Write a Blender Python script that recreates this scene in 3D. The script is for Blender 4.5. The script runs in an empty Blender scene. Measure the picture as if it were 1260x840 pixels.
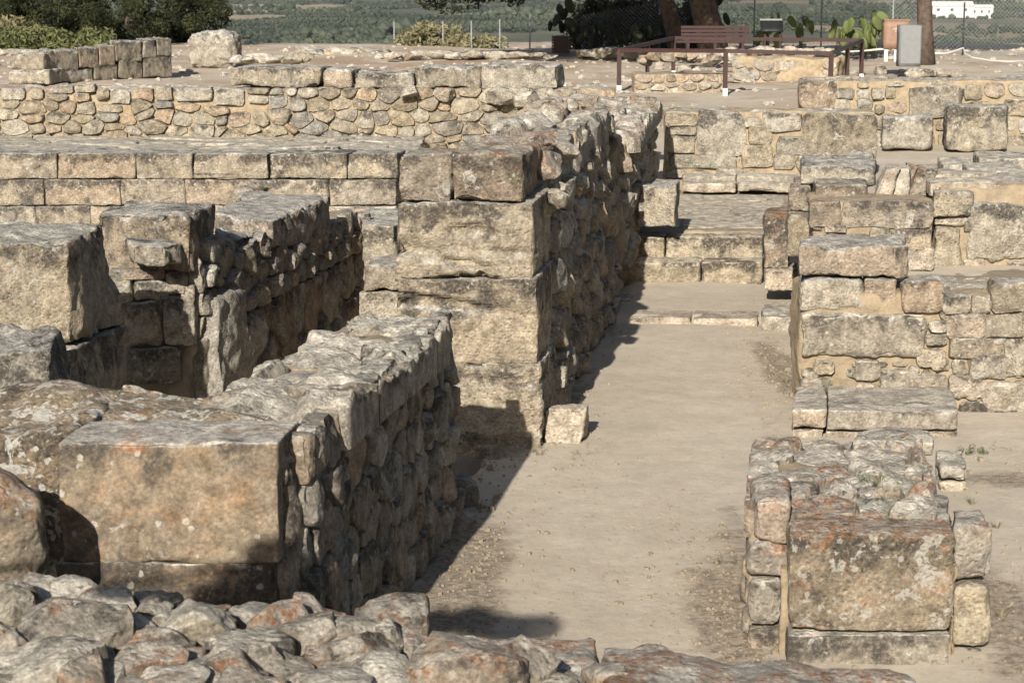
import bpy, math, random
import numpy as np
from mathutils import Vector

SC = bpy.context.scene
COL = SC.collection
R = math.radians
# ------------------------------------------------------------------ camera
F, PITCH, CH = 2500.0, R(10.43), 3.6          # focal length in photo pixels, pitch, eye height
cd = bpy.data.cameras.new('camera')
cam = bpy.data.objects.new('camera', cd)
COL.objects.link(cam)
cd.sensor_width = 36.0
cd.lens = F / 1260 * 36
cd.clip_start, cd.clip_end = 0.3, 30000
cam.location = (0, 0, CH)
cam.rotation_euler = (R(90) - PITCH, 0, 0)
cd.dof.use_dof = True
cd.dof.focus_distance = 18
cd.dof.aperture_fstop = 9
SC.camera = cam
# ------------------------------------------------------------------ light
SUN_AZ, SUN_EL = math.atan2(0.212, 1.0), R(25.6)   # light travels towards +Y and a little to +X
w = bpy.data.worlds.new('World')
SC.world = w
w.use_nodes = True
nt = w.node_tree
sky = nt.nodes.new('ShaderNodeTexSky')
sky.sky_type = 'NISHITA'
sky.sun_disc = False
sky.sun_elevation = SUN_EL
sky.sun_rotation = math.pi + SUN_AZ
sky.air_density, sky.dust_density, sky.ozone_density = 1.0, 1.5, 1.0
nt.links.new(sky.outputs[0], nt.nodes['Background'].inputs[0])
nt.nodes['Background'].inputs[1].default_value = 0.052
sd = bpy.data.lights.new('sun', 'SUN')
sd.energy, sd.angle, sd.color = 5.0, R(0.53), (1.0, 0.935, 0.84)
sun = bpy.data.objects.new('sun', sd)
COL.objects.link(sun)
dirv = Vector((math.sin(SUN_AZ) * math.cos(SUN_EL), math.cos(SUN_AZ) * math.cos(SUN_EL), -math.sin(SUN_EL)))
sun.rotation_euler = dirv.to_track_quat('-Z', 'Y').to_euler()
SC.view_settings.view_transform = 'Standard'
SC.view_settings.look = 'None'
SC.view_settings.exposure = 1.0
SC.view_settings.gamma = 1
SC.cycles.max_bounces = 5
SC.cycles.diffuse_bounces = 3

# ------------------------------------------------------------------ photo pixels -> world
SP, CP = math.sin(PITCH), math.cos(PITCH)
def ray(px, py):
    u, v = (px - 630) / F, (420 - py) / F
    return np.array([u, v * SP + CP, v * CP - SP])
def at(px, py, Y):
    r = ray(px, py)
    return np.array([0, 0, CH]) + r * (Y / r[1])
def gz(px, py, z=0.0):
    r = ray(px, py)
    return np.array([0, 0, CH]) + r * ((z - CH) / r[2])
def V(*a): return np.array(a, float)
def unit(v): return v / np.linalg.norm(v)

# ------------------------------------------------------------------ noise
def _hash(i, j, k, s):
    h = (i * 374761393 + j * 668265263 + k * 2147483647 + s * 1274126177) & 0xffffffff
    h = ((h ^ (h >> 13)) * 1274126177) & 0xffffffff
    h = ((h ^ (h >> 16)) * 2246822519) & 0xffffffff
    return ((h ^ (h >> 15)) & 0xffffff) / 8388607.5 - 1.0
def vnoise(P, s=0):
    P = np.asarray(P, float)
    I = np.floor(P).astype(np.int64)
    f = P - I
    f = f * f * (3 - 2 * f)
    i, j, k = I[:, 0], I[:, 1], I[:, 2]
    x, y, z = f[:, 0], f[:, 1], f[:, 2]
    def c(a, b, d): return _hash(i + a, j + b, k + d, s)
    a = c(0,0,0) * (1-x) + c(1,0,0) * x
    b = c(0,1,0) * (1-x) + c(1,1,0) * x
    d = c(0,0,1) * (1-x) + c(1,0,1) * x
    e = c(0,1,1) * (1-x) + c(1,1,1) * x
    return (a * (1-y) + b * y) * (1-z) + (d * (1-y) + e * y) * z
def fbm(P, s=0, o=4, g=0.5):
    P = np.asarray(P, float)
    r, a, t = 0, 1.0, 0
    for q in range(o):
        r = r + a * vnoise(P * 2.03 ** q + 17.3 * q, s + q)
        t += a
        a *= g
    return r / t
def sstep(a, b, x):
    t = np.clip((x - a) / (b - a), 0, 1)
    return t * t * (3 - 2 * t)

# ------------------------------------------------------------------ objects
def mesh_obj(name, verts, faces, mat, parent=None, smooth=True, origin=None, kind=None, sharp=None):
    verts = np.asarray(verts, float)
    c = np.asarray(origin if origin is not None else (verts.mean(0) if parent is not None else (0, 0, 0)), float)
    me = bpy.data.meshes.new(name)
    me.from_pydata((verts - c).tolist(), [], faces if isinstance(faces, list) else faces.tolist())
    if mat: me.materials.append(mat)
    if smooth: me.polygons.foreach_set('use_smooth', [True] * len(me.polygons))
    me.update()
    if sharp: me.set_sharp_from_angle(angle=sharp)
    o = bpy.data.objects.new(name, me)
    COL.objects.link(o)
    if parent is not None:
        o.parent = parent
        o.location = c - np.array(parent['_o'])
    else:
        o.location = c
    if kind: o['kind'] = kind
    return o
THINGS = []
def thing(name, label, cat, loc, group=None):
    o = bpy.data.objects.new(name, None)
    COL.objects.link(o)
    o.empty_display_size = 0.3
    o.location = loc
    o['label'], o['category'] = label, cat
    o['_o'] = [float(v) for v in loc]
    if group: o['group'] = group
    THINGS.append(o)
    return o
def tag(o, label, cat, group=None):
    o['label'], o['category'] = label, cat
    if group: o['group'] = group
    return o

# ------------------------------------------------------------------ materials
class NB:
    """small node helper"""
    def __init__(s, name):
        s.m = bpy.data.materials.new(name)
        s.m.use_nodes = True
        s.t = s.m.node_tree
        s.b = s.t.nodes['Principled BSDF']
        s.b.inputs['Specular IOR Level'].default_value = 0.25
        s.b.inputs['Roughness'].default_value = 0.9
    def n(s, t): return s.t.nodes.new('ShaderNode' + t)
    def l(s, a, b): s.t.links.new(a, b)
    def pos(s):
        if not hasattr(s, '_p'): s._p = s.n('NewGeometry')
        return s._p.outputs['Position']
    def normz(s):
        s.pos()
        x = s.n('SeparateXYZ')
        s.l(s._p.outputs['Normal'], x.inputs[0])
        return x.outputs[2]
    def rnd(s):
        if not hasattr(s, '_r'): s._r = s.n('ObjectInfo')
        return s._r.outputs['Random']
    def vec(s, scale=(1, 1, 1), off=None):
        v = s.n('VectorMath'); v.operation = 'MULTIPLY'
        s.l(s.pos(), v.inputs[0]); v.inputs[1].default_value = scale
        if off is None: return v.outputs[0]
        a = s.n('VectorMath'); a.operation = 'ADD'
        s.l(v.outputs[0], a.inputs[0]); s.l(off, a.inputs[1])
        return a.outputs[0]
    def noise(s, scale, detail=5, rough=0.55, vec=None, dist=0.0):
        x = s.n('TexNoise')
        x.inputs['Scale'].default_value = scale
        x.inputs['Detail'].default_value = detail
        x.inputs['Roughness'].default_value = rough
        x.inputs['Distortion'].default_value = dist
        s.l(vec if vec is not None else s.pos(), x.inputs['Vector'])
        return x.outputs['Fac']
    def voro(s, scale, vec=None, feature='F1', rand=1.0):
        x = s.n('TexVoronoi'); x.feature = feature
        x.inputs['Scale'].default_value = scale
        x.inputs['Randomness'].default_value = rand
        s.l(vec if vec is not None else s.pos(), x.inputs['Vector'])
        return x
    def ramp(s, fac, lo, hi, a=0.0, b=1.0):
        x = s.n('MapRange'); x.interpolation_type = 'SMOOTHSTEP'
        s.l(fac, x.inputs[0])
        x.inputs[1].default_value, x.inputs[2].default_value = lo, hi
        x.inputs[3].default_value, x.inputs[4].default_value = a, b
        return x.outputs[0]
    def math(s, op, a, b=None):
        x = s.n('Math'); x.operation = op
        for i, q in enumerate((a, b)):
            if q is None: continue
            if isinstance(q, (int, float)): x.inputs[i].default_value = q
            else: s.l(q, x.inputs[i])
        return x.outputs[0]
    def mix(s, fac, a, b, mode='MIX'):
        x = s.n('Mix'); x.data_type = 'RGBA'; x.blend_type = mode
        for sock, q in ((x.inputs[0], fac), (x.inputs[6], a), (x.inputs[7], b)):
            if isinstance(q, (int, float)): sock.default_value = q
            elif isinstance(q, tuple): sock.default_value = (*q, 1)
            else: s.l(q, sock)
        return x.outputs[2]
    def bump(s, h, strength, dist):
        x = s.n('Bump')
        x.inputs['Strength'].default_value = strength
        x.inputs['Distance'].default_value = dist
        s.l(h, x.inputs['Height'])
        if hasattr(s, '_b'): s.l(s._b, x.inputs['Normal'])
        s._b = x.outputs[0]
    def done(s, col):
        if isinstance(col, tuple): s.b.inputs['Base Color'].default_value = (*col, 1)
        else: s.l(s.mix(1.0, col, (.78, .78, .78), 'MULTIPLY'), s.b.inputs['Base Color'])
        if hasattr(s, '_b'): s.l(s._b, s.b.inputs['Normal'])
        return s.m

def stone_mat(name, tan, tan2, grey, top=0.8, crust=0.4, white=0.3, orange=0.2, var=0.5, strata=0.0, bump=1.0, rust=0.0, wcol=(0.50, 0.475, 0.41)):
    """weathered limestone: warm body, grey weathering on upper sides, black crust, pale and rust lichen"""
    k = NB(name)
    k.b.inputs['Specular IOR Level'].default_value = 0.15
    # every stone gets its own piece of the pattern
    ov = k.n('CombineXYZ')
    rr = k.math('MULTIPLY', k.rnd(), 37.0)
    for i in range(3): k.l(rr, ov.inputs[i])
    P = k.vec((1, 1, 1), ov.outputs[0])
    r2 = k.math('FRACT', k.math('MULTIPLY', k.rnd(), 91.7))
    mid = k.noise(9, 9, .74, P)
    fine = k.noise(46, 5, .7, P)
    big = k.noise(2.3, 4, .6, P, .3)
    c = k.mix(k.ramp(big, .36, .66), tan, tan2)
    c = k.mix(k.ramp(k.rnd(), 0, 1, 0, var), c, grey)
    c = k.mix(k.ramp(r2, .3, 1, 0, .55), c, (tan[0]*.60, tan[1]*.585, tan[2]*.57))
    r3 = k.math('FRACT', k.math('MULTIPLY', k.rnd(), 47.3))
    c = k.mix(k.ramp(r3, .72, .95, 0, .45 * min(1, var * 1.6)), c, (.44, .30, .20))
    c = k.mix(k.ramp(r3, .30, .08, 0, .5 * min(1, var * 1.6)), c, (.50, .46, .385))
    if rust:
        rn_ = k.noise(3.4, 6, .68, P, .5)
        c = k.mix(k.math('MULTIPLY', k.ramp(rn_, .47, .66), rust), c, (.40, .20, .075))
        c = k.mix(k.math('MULTIPLY', k.ramp(rn_, .46, .30), rust * .6), c, (.25, .225, .175))
    if strata:
        PS = k.vec((1.0, 1.0, 8.0), ov.outputs[0])
        c = k.mix(k.ramp(k.noise(1.9, 8, .68, PS, 1.4), .44, .66, 0, strata), c, (tan[0]*.45, tan[1]*.43, tan[2]*.42))
        c = k.mix(k.ramp(k.noise(2.6, 5, .6, PS, 1.0), .52, .68, 0, strata * .6), c, (.52, .46, .36))
    # weathering on the upper sides
    nz = k.normz()
    upm = k.ramp(k.math('ADD', nz, k.math('MULTIPLY', mid, 1.1)), .8, 1.3, 0, top)
    gc = k.mix(k.ramp(k.noise(6.5, 7, .72, P), .36, .64), (grey[0]*.80, grey[1]*.79, grey[2]*.78), (min(1, grey[0]*1.5), min(1, grey[1]*1.47), min(1, grey[2]*1.41)))
    c = k.mix(upm, c, gc)
    # value mottling at two scales
    c = k.mix(1.0, c, k.mix(k.ramp(mid, .30, .70), (.56, .545, .53), (1.34, 1.34, 1.34)), 'MULTIPLY')
    c = k.mix(.85, c, k.mix(k.ramp(fine, .32, .68), (.68, .67, .66), (1.25, 1.25, 1.25)), 'MULTIPLY')
    # black crust, heaviest along the rain-washed upper part of a stone
    tc = k.n('TexCoord')
    sz = k.n('SeparateXYZ'); k.l(tc.outputs['Generated'], sz.inputs[0])
    hi = k.math('ADD', k.ramp(sz.outputs[2], .35, 1.0, -.08, .09), k.ramp(nz, .55, .9, 0, -.12))
    hi = k.math('ADD', hi, k.math('MULTIPLY', k.math('SUBTRACT', k.math('FRACT', k.math('MULTIPLY', k.rnd(), 23.9)), .5), .11))
    cm = k.ramp(k.math('ADD', k.noise(3.6, 6, .68, P, .4), hi), .605 - .18 * crust, .755 - .18 * crust)
    cm = k.math('MULTIPLY', cm, k.ramp(k.noise(30, 7, .8, P), .34, .56, .18, .95))
    c = k.mix(cm, c, (.058, .052, .045))
    # pale lichen: irregular blotches and small specks
    if white:
        w1 = k.ramp(k.math('ADD', k.noise(7.5, 6, .62, P, .8), k.math('MULTIPLY', fine, .18)), .74 - .09 * white, .78 - .09 * white)
        w2 = k.ramp(k.noise(27, 5, .62, P, .5), .70 - .07 * white, .76 - .07 * white)
        reg = k.ramp(k.noise(1.7, 4, .6, P), .56 - .25 * white, .70 - .25 * white)
        dv = k.math('ADD', k.voro(13, P).outputs['Distance'], k.math('MULTIPLY', k.noise(34, 5, .65, P), .55))
        w3 = k.math('MULTIPLY', k.ramp(dv, .46, .51, 1, 0), k.ramp(k.noise(5.5, 3, .5, P), .56 - .12 * white, .62 - .12 * white))
        wm = k.math('MAXIMUM', k.math('MULTIPLY', k.math('MAXIMUM', w1, k.math('MULTIPLY', w2, .75)), reg), k.math('MULTIPLY', w3, .9))
        c = k.mix(k.math('MULTIPLY', wm, .85), c, k.mix(k.ramp(fine, .3, .7), (wcol[0]*.75, wcol[1]*.75, wcol[2]*.75), wcol))
    if orange:
        om = k.math('MULTIPLY', k.ramp(k.noise(2.6, 5, .65, P, .3), .66 - .24 * orange, .78 - .24 * orange), k.ramp(k.noise(21, 7, .78, P), .42, .58))
        om = k.math('MULTIPLY', om, k.ramp(k.math('ADD', nz, k.math('MULTIPLY', mid, 1.0)), .4, 1.0))
        c = k.mix(k.math('MULTIPLY', om, .8), c, k.mix(k.ramp(fine, .35, .65), (.20, .075, .03), (.40, .19, .075)))
    h = k.math('ADD', k.math('MULTIPLY', k.noise(12, 10, .76, P), 1.0), k.math('MULTIPLY', k.ramp(k.voro(30, P).outputs['Distance'], .05, .5), .22))
    k.bump(h, .9 * bump, .055)
    return k.done(c)

M = {}
GREY = (.375, .365, .335)
M['ashlar'] = stone_mat('ashlar_stone', (.385, .325, .235), (.32, .28, .215), GREY, top=.85, crust=.6, white=.35, orange=.2, var=.4)
M['pier'] = stone_mat('pier_stone', (.42, .355, .255), (.36, .31, .235), GREY, top=.8, crust=.5, white=.25, orange=.1, var=.12, strata=.6)
M['cap'] = stone_mat('lichen_cap_stone', (.33, .275, .205), (.26, .225, .18), (.34, .32, .28), top=.75, crust=.8, white=.75, orange=.8, var=.1)
M['greyblock'] = stone_mat('grey_block_stone', (.35, .305, .225), (.29, .26, .21), GREY, top=.9, crust=.8, white=.5, orange=.15, var=.4)
M['rubble'] = stone_mat('rubble_stone', (.36, .30, .21), (.28, .25, .195), (.26, .25, .225), top=.5, crust=.45, white=.3, orange=.12, var=.9)
M['ochre'] = stone_mat('ochre_rubble_stone', (.42, .35, .24), (.36, .31, .225), (.30, .285, .24), top=.45, crust=.35, white=.3, orange=.15, var=.75)
M['topstone'] = stone_mat('grey_top_stone', (.36, .31, .23), (.32, .285, .225), (.43, .41, .36), top=.85, crust=.5, white=.4, orange=.25, var=.6)
M['rusttop'] = stone_mat('orange_lichen_stone', (.35, .295, .225), (.31, .275, .22), (.40, .38, .34), top=.85, crust=.4, white=.35, orange=.85, var=.5)
M['lichen'] = stone_mat('white_lichen_stone', (.30, .235, .155), (.25, .195, .135), (.27, .235, .185), top=.35, crust=.75, white=1.4, orange=.3, var=.05, wcol=(.60, .575, .51))
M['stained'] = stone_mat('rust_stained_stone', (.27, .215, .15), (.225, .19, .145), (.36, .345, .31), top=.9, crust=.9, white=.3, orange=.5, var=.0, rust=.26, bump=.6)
M['slab'] = stone_mat('weathered_slab_stone', (.37, .325, .255), (.32, .29, .235), (.42, .395, .345), top=.85, crust=.4, white=.25, orange=.15, var=.3, bump=.8)
M['plaster'] = stone_mat('pale_gypsum_stone', (.50, .425, .335), (.45, .375, .285), (.42, .385, .33), top=.4, crust=.25, white=.15, orange=.0, var=.3)
M['boulder'] = stone_mat('boulder_stone', (.33, .28, .205), (.27, .24, .195), (.36, .34, .30), top=.6, crust=.6, white=.4, orange=.8, var=.35)
M['white'] = stone_mat('pale_limestone', (.56, .49, .38), (.52, .45, .35), (.52, .47, .39), top=.3, crust=-.3, white=.2, orange=.0, var=.1)
M['hblock'] = stone_mat('end_block_stone', (.40, .335, .24), (.33, .285, .215), (.38, .355, .31), top=.75, crust=.55, white=1.0, orange=1.15, var=.0)
M['dashlar'] = stone_mat('stained_ashlar', (.39, .33, .24), (.29, .255, .20), GREY, top=.9, crust=1.0, white=.45, orange=.3, var=.25)
M['step'] = stone_mat('worn_step_stone', (.44, .375, .275), (.38, .32, .23), (.50, .45, .36), top=.9, crust=.85, white=.3, orange=.35, var=.1)
M['flag'] = stone_mat('flagstone', (.38, .335, .26), (.34, .305, .245), (.44, .405, .335), top=.9, crust=.35, white=.2, orange=.1, var=.3, bump=.8)

def mortar_mat(name, a, b):
    k = NB(name)
    c = k.mix(k.ramp(k.noise(1.6, 5, .6), .35, .7), a, b)
    c = k.mix(k.ramp(k.noise(20, 6, .7), .35, .75, 0, .6), c, (a[0]*.6, a[1]*.58, a[2]*.56))
    c = k.mix(k.ramp(k.noise(4.2, 4, .6), .58, .75, 0, .5), c, (.27, .24, .195))
    c = k.mix(1.0, c, k.mix(k.ramp(k.noise(10, 9, .75), .3, .7), (.66, .65, .64), (1.25, 1.25, 1.25)), 'MULTIPLY')
    k.bump(k.noise(15, 10, .75), .9, .045)
    return k.done(c)
M['mortar'] = mortar_mat('sandy_mortar', (.43, .34, .22), (.37, .30, .21))
M['mortar_pale'] = mortar_mat('pale_earth_mortar', (.40, .33, .235), (.35, .295, .215))

def simple(name, col, rough=.6, n=0.25, metal=0.0, sc=9):
    k = NB(name)
    k.b.inputs['Roughness'].default_value = rough
    k.b.inputs['Metallic'].default_value = metal
    c = k.mix(k.ramp(k.noise(sc, 6, .65), .35, .7, 0, 1), col, tuple(v * (1 - n) for v in col))
    k.bump(k.noise(sc * 5, 5, .6), .15, .004)
    return k.done(c)
M['railpaint'] = simple('dark_red_paint', (.045, .02, .017), .5)
M['whitepaint'] = simple('white_paint', (.72, .69, .63), .6, .15)
M['greymetal'] = simple('grey_metal', (.20, .205, .205), .45, .12)
M['tanmetal'] = simple('tan_metal', (.27, .165, .115), .55, .2)
M['post'] = simple('galvanised_post', (.24, .25, .245), .5, .2)
M['darkpost'] = simple('dark_post', (.03, .032, .034), .5, .2)
M['wire'] = simple('fence_wire', (.26, .27, .26), .5, .1)
M['bark'] = simple('pine_bark', (.115, .085, .065), .95, .6, 0, 7)
M['darkmetal'] = simple('black_panel', (.02, .022, .022), .5)
M['hose'] = simple('white_hose', (.62, .60, .55), .6, .1)
M['roofwhite'] = simple('white_render_wall', (.55, .54, .53), .8, .06, 0, .05)
M['rooftile'] = simple('brown_roof', (.30, .20, .14), .8, .2, 0, .1)
M['windowdark'] = simple('dark_window', (.05, .055, .06), .3)

def leaf_mat(name, a, b, sc=2.0):
    k = NB(name)
    k.b.inputs['Roughness'].default_value = .7
    c = k.mix(k.ramp(k.noise(sc, 3, .6), .3, .7), a, b)
    return k.done(c)
M['pine'] = leaf_mat('pine_needles', (.010, .014, .005), (.037, .042, .012), 1.3)
M['shrub'] = leaf_mat('shrub_leaves', (.075, .09, .03), (.12, .125, .05), 2)
M['drybush'] = leaf_mat('dry_bush', (.135, .125, .062), (.20, .175, .095), 3)
M['cactus'] = leaf_mat('cactus_pads', (.075, .10, .03), (.12, .14, .045), 2)
M['cactusshade'] = leaf_mat('shade_dark_cactus_pads', (.018, .022, .011), (.034, .036, .02), 2)  # shade under the pines put into the colour of pads and shrub
M['weed'] = leaf_mat('weed_leaves', (.07, .09, .045), (.11, .125, .065), 9)
M['olive'] = leaf_mat('olive_leaves', (.013, .022, .015), (.064, .076, .046), .007)

def ground_mat():
    k = NB('sandy_ground')
    c = k.mix(k.ramp(k.noise(.9, 5, .6), .35, .68), (.50, .435, .345), (.44, .38, .295))
    c = k.mix(k.ramp(k.noise(3.7, 6, .65), .45, .75, 0, .4), c, (.42, .355, .27))
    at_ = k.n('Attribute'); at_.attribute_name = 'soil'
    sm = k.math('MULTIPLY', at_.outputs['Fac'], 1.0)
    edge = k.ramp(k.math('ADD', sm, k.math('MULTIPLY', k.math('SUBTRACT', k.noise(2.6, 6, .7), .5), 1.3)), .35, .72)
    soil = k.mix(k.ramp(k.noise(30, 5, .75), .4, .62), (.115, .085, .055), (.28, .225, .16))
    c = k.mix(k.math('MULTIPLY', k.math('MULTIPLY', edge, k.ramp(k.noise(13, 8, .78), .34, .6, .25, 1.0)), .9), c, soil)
    # reddish bare earth on the far terrace
    rd = k.n('Attribute'); rd.attribute_name = 'red'
    rm = k.math('MULTIPLY', rd.outputs['Fac'], k.ramp(k.noise(.35, 5, .65), .42, .58))
    c = k.mix(k.math('MULTIPLY', rm, .8), c, (.31, .205, .135))
    # fine grit: dark and pale grains
    g = k.voro(70).outputs['Distance']
    c = k.mix(k.math('MULTIPLY', k.ramp(g, .05, .16, 1, 0), k.ramp(k.noise(8, 3, .5), .5, .65, .1, .5)), c, (.17, .135, .10))
    g2 = k.voro(41).outputs['Distance']
    c = k.mix(k.math('MULTIPLY', k.ramp(g2, .04, .11, 1, 0), k.ramp(k.noise(5, 3, .5), .5, .65, .1, .6)), c, (.55, .49, .40))
    # far plain: fields
    pl = k.n('Attribute'); pl.attribute_name = 'plain'
    fv = k.voro(.0042, k.vec((1.0, .55, 1)))
    fr = k.n('SeparateColor'); k.l(fv.outputs['Color'], fr.inputs[0])
    fc = k.mix(k.ramp(k.noise(.006, 5, .6), .4, .65), (.065, .073, .043), (.13, .12, .074))
    fc = k.mix(k.ramp(fr.outputs[0], .86, .88), fc, (.36, .29, .19))
    fc = k.mix(k.ramp(fr.outputs[1], .84, .86), fc, (.19, .155, .10))
    c = k.mix(pl.outputs['Fac'], c, fc)
    c = k.mix(1.0, c, k.mix(k.ramp(k.noise(5, 9, .78), .3, .7), (.88, .875, .87), (1.09, 1.09, 1.09)), 'MULTIPLY')
    k.bump(k.noise(2.6, 3, .5), .10, .05)
    k.bump(k.noise(14, 9, .76), .55, .022)
    k.bump(k.ramp(g, .0, .3), .35, .006)
    return k.done(c)
M['ground'] = ground_mat()

# ------------------------------------------------------------------ stone geometry
rng = np.random.default_rng(7)
SEED = [11]
def nseed():
    SEED[0] += 1
    return SEED[0]

def _lattice(nx, ny, nz):
    vid, V_, Fs = {}, [], []
    def g(i, j, k):
        q = (i, j, k)
        if q not in vid:
            vid[q] = len(V_); V_.append(q)
        return vid[q]
    for j in range(ny):
        for k in range(nz):
            Fs.append((g(0,j,k), g(0,j,k+1), g(0,j+1,k+1), g(0,j+1,k)))
            Fs.append((g(nx,j,k), g(nx,j+1,k), g(nx,j+1,k+1), g(nx,j,k+1)))
    for i in range(nx):
        for k in range(nz):
            Fs.append((g(i,0,k), g(i+1,0,k), g(i+1,0,k+1), g(i,0,k+1)))
            Fs.append((g(i,ny,k), g(i,ny,k+1), g(i+1,ny,k+1), g(i+1,ny,k)))
        for j in range(ny):
            Fs.append((g(i,j,0), g(i,j+1,0), g(i+1,j+1,0), g(i+1,j,0)))
            Fs.append((g(i,j,nz), g(i+1,j,nz), g(i+1,j+1,nz), g(i,j+1,nz)))
    return np.array(V_, float), Fs
_LC = {}
def lattice(*n):
    if n not in _LC: _LC[n] = _lattice(*n)
    return _LC[n]

def hexa(name, corners, mat, parent, r=.03, amp=.014, chip=.05, cell=None, nmax=44, groove=0.0, warp=0.0, seed=None, freq=5.0, kind=None, lump=0.0):
    """weathered block. corners: [bottom 4, top 4], each front-left, front-right, back-right, back-left"""
    s = nseed() if seed is None else seed
    c = np.array(corners, float)
    if warp: c = c + np.random.default_rng(s).uniform(-warp, warp, c.shape)
    L = [np.linalg.norm(c[[1, 2, 5, 6]] - c[[0, 3, 4, 7]], axis=1).mean(),
         np.linalg.norm(c[[3, 2, 7, 6]] - c[[0, 1, 4, 5]], axis=1).mean(),
         np.linalg.norm(c[4:] - c[:4], axis=1).mean()]
    if cell is None:
        d = max(6.0, c[:, 1].mean())
        cell = max(.018, 2.6 * d / F)
    n = [int(np.clip(round(l / cell), 3, nmax)) for l in L]
    q, fs = lattice(*n)
    h = np.array(L) / 2
    # concentrate lattice lines at the edges a little
    t = q / np.array(n) * 2 - 1
    t = np.sign(t) * (1 - (1 - np.abs(t)) ** 1.15)
    p = t * h
    r = min(r * .62, h.min() * .7)
    rn = r * (1 + .8 * fbm(p * 4.0 + s * 3.1, s, 3))
    inner = np.clip(p, -(h - rn[:, None]), h - rn[:, None])
    d = p - inner
    ln = np.linalg.norm(d, axis=1)
    nd = d / np.maximum(ln, 1e-6)[:, None]
    p = inner + nd * np.minimum(rn, 1e9)[:, None]
    em = 1 - np.abs(nd).max(1)                       # 0 on faces, larger on edges
    em = np.clip(em / .25, 0, 1)
    o = p + s * 7.7
    disp = amp * fbm(o * freq, s, 5, .55) * 1.6
    if lump: disp += lump * fbm(o * 2.1, s + 5, 3, .5) * 1.6
    # chipped edges
    ed = np.sort(h - np.abs(p), axis=1)[:, 1]
    ew = np.exp(-ed / (chip * 1.2 + 1e-6))
    disp -= chip * ew * np.clip(fbm(o * 3.7, s + 9, 4, .6) * 1.8 + .1, 0, 1.2)
    if groove:
        g = fbm(np.column_stack([o[:, 0] * 1.6, o[:, 1] * 1.6, o[:, 2] * 8 + .8 * o[:, 0]]), s + 3, 4, .55)
        disp -= groove * sstep(.08, .34, g)
    p = p + nd * disp[:, None]
    u = (p / h + 1) / 2
    x, y, z = u[:, :1], u[:, 1:2], u[:, 2:3]
    bot = (c[0]*(1-x) + c[1]*x) * (1-y) + (c[3]*(1-x) + c[2]*x) * y
    top = (c[4]*(1-x) + c[5]*x) * (1-y) + (c[7]*(1-x) + c[6]*x) * y
    return mesh_obj(name, bot * (1-z) + top * z, fs, mat, parent, kind=kind)

E1 = V(.15, 1, 0)
def pcorners(x0, y0, x1, y1, d, depth, d2=None, e=E1, dtop=0.0):
    d2 = d if d2 is None else d2
    ym = (y0 + y1) / 2
    xl, xr = at(x0, ym, d)[0], at(x1, ym, d2)[0]
    zl0, zl1 = at(x0, y1, d)[2], at(x0, y0, d)[2]
    zr0, zr1 = at(x1, y1, d2)[2], at(x1, y0, d2)[2]
    ev = e * depth
    fl0, fr0, fl1, fr1 = V(xl, d, zl0), V(xr, d2, zr0), V(xl, d, zl1), V(xr, d2, zr1)
    up = V(0, 0, dtop)
    return [fl0, fr0, fr0 + ev, fl0 + ev, fl1, fr1, fr1 + ev + up, fl1 + ev + up]
def pblock(parent, x0, y0, x1, y1, d, depth, mat, name='stone', d2=None, e=E1, dtop=0.0, **kw):
    return hexa(name, pcorners(x0, y0, x1, y1, d, depth, d2, e, dtop), mat, parent, **kw)

class Face:
    """a plane: O origin, A along, B up the face, n outwards"""
    def __init__(s, O, A, B):
        s.O, s.A = np.array(O, float), unit(np.array(A, float))
        s.B = unit(np.array(B, float))
        s.n = unit(np.cross(s.A, s.B))
    def hit(s, px, py):
        r = ray(px, py)
        c = np.array([0, 0, CH])
        t = ((s.O - c) @ s.n) / (r @ s.n)
        q = c + r * t - s.O
        k = s.A @ s.B
        qa, qb = q @ s.A, q @ s.B
        return np.array([(qa - k * qb) / (1 - k * k), (qb - k * qa) / (1 - k * k)])
    def pt(s, ab, h=0.0):
        ab = np.atleast_2d(ab)
        return s.O + ab[:, :1] * s.A + ab[:, 1:2] * s.B + np.asarray(h).reshape(-1, 1) * s.n
    def rect(s, x0, y0, x1, y1):
        q = np.array([s.hit(a, b) for a, b in ((x0, y0), (x1, y0), (x0, y1), (x1, y1))])
        return (*q.min(0), *q.max(0))
def front(pxl, dl, pxr, dr, z0, py=400):
    a, b = at(pxl, py, dl), at(pxr, py, dr)
    return Face((a[0], dl, z0), (b[0] - a[0], dr - dl, 0), (0, 0, 1))

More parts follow.
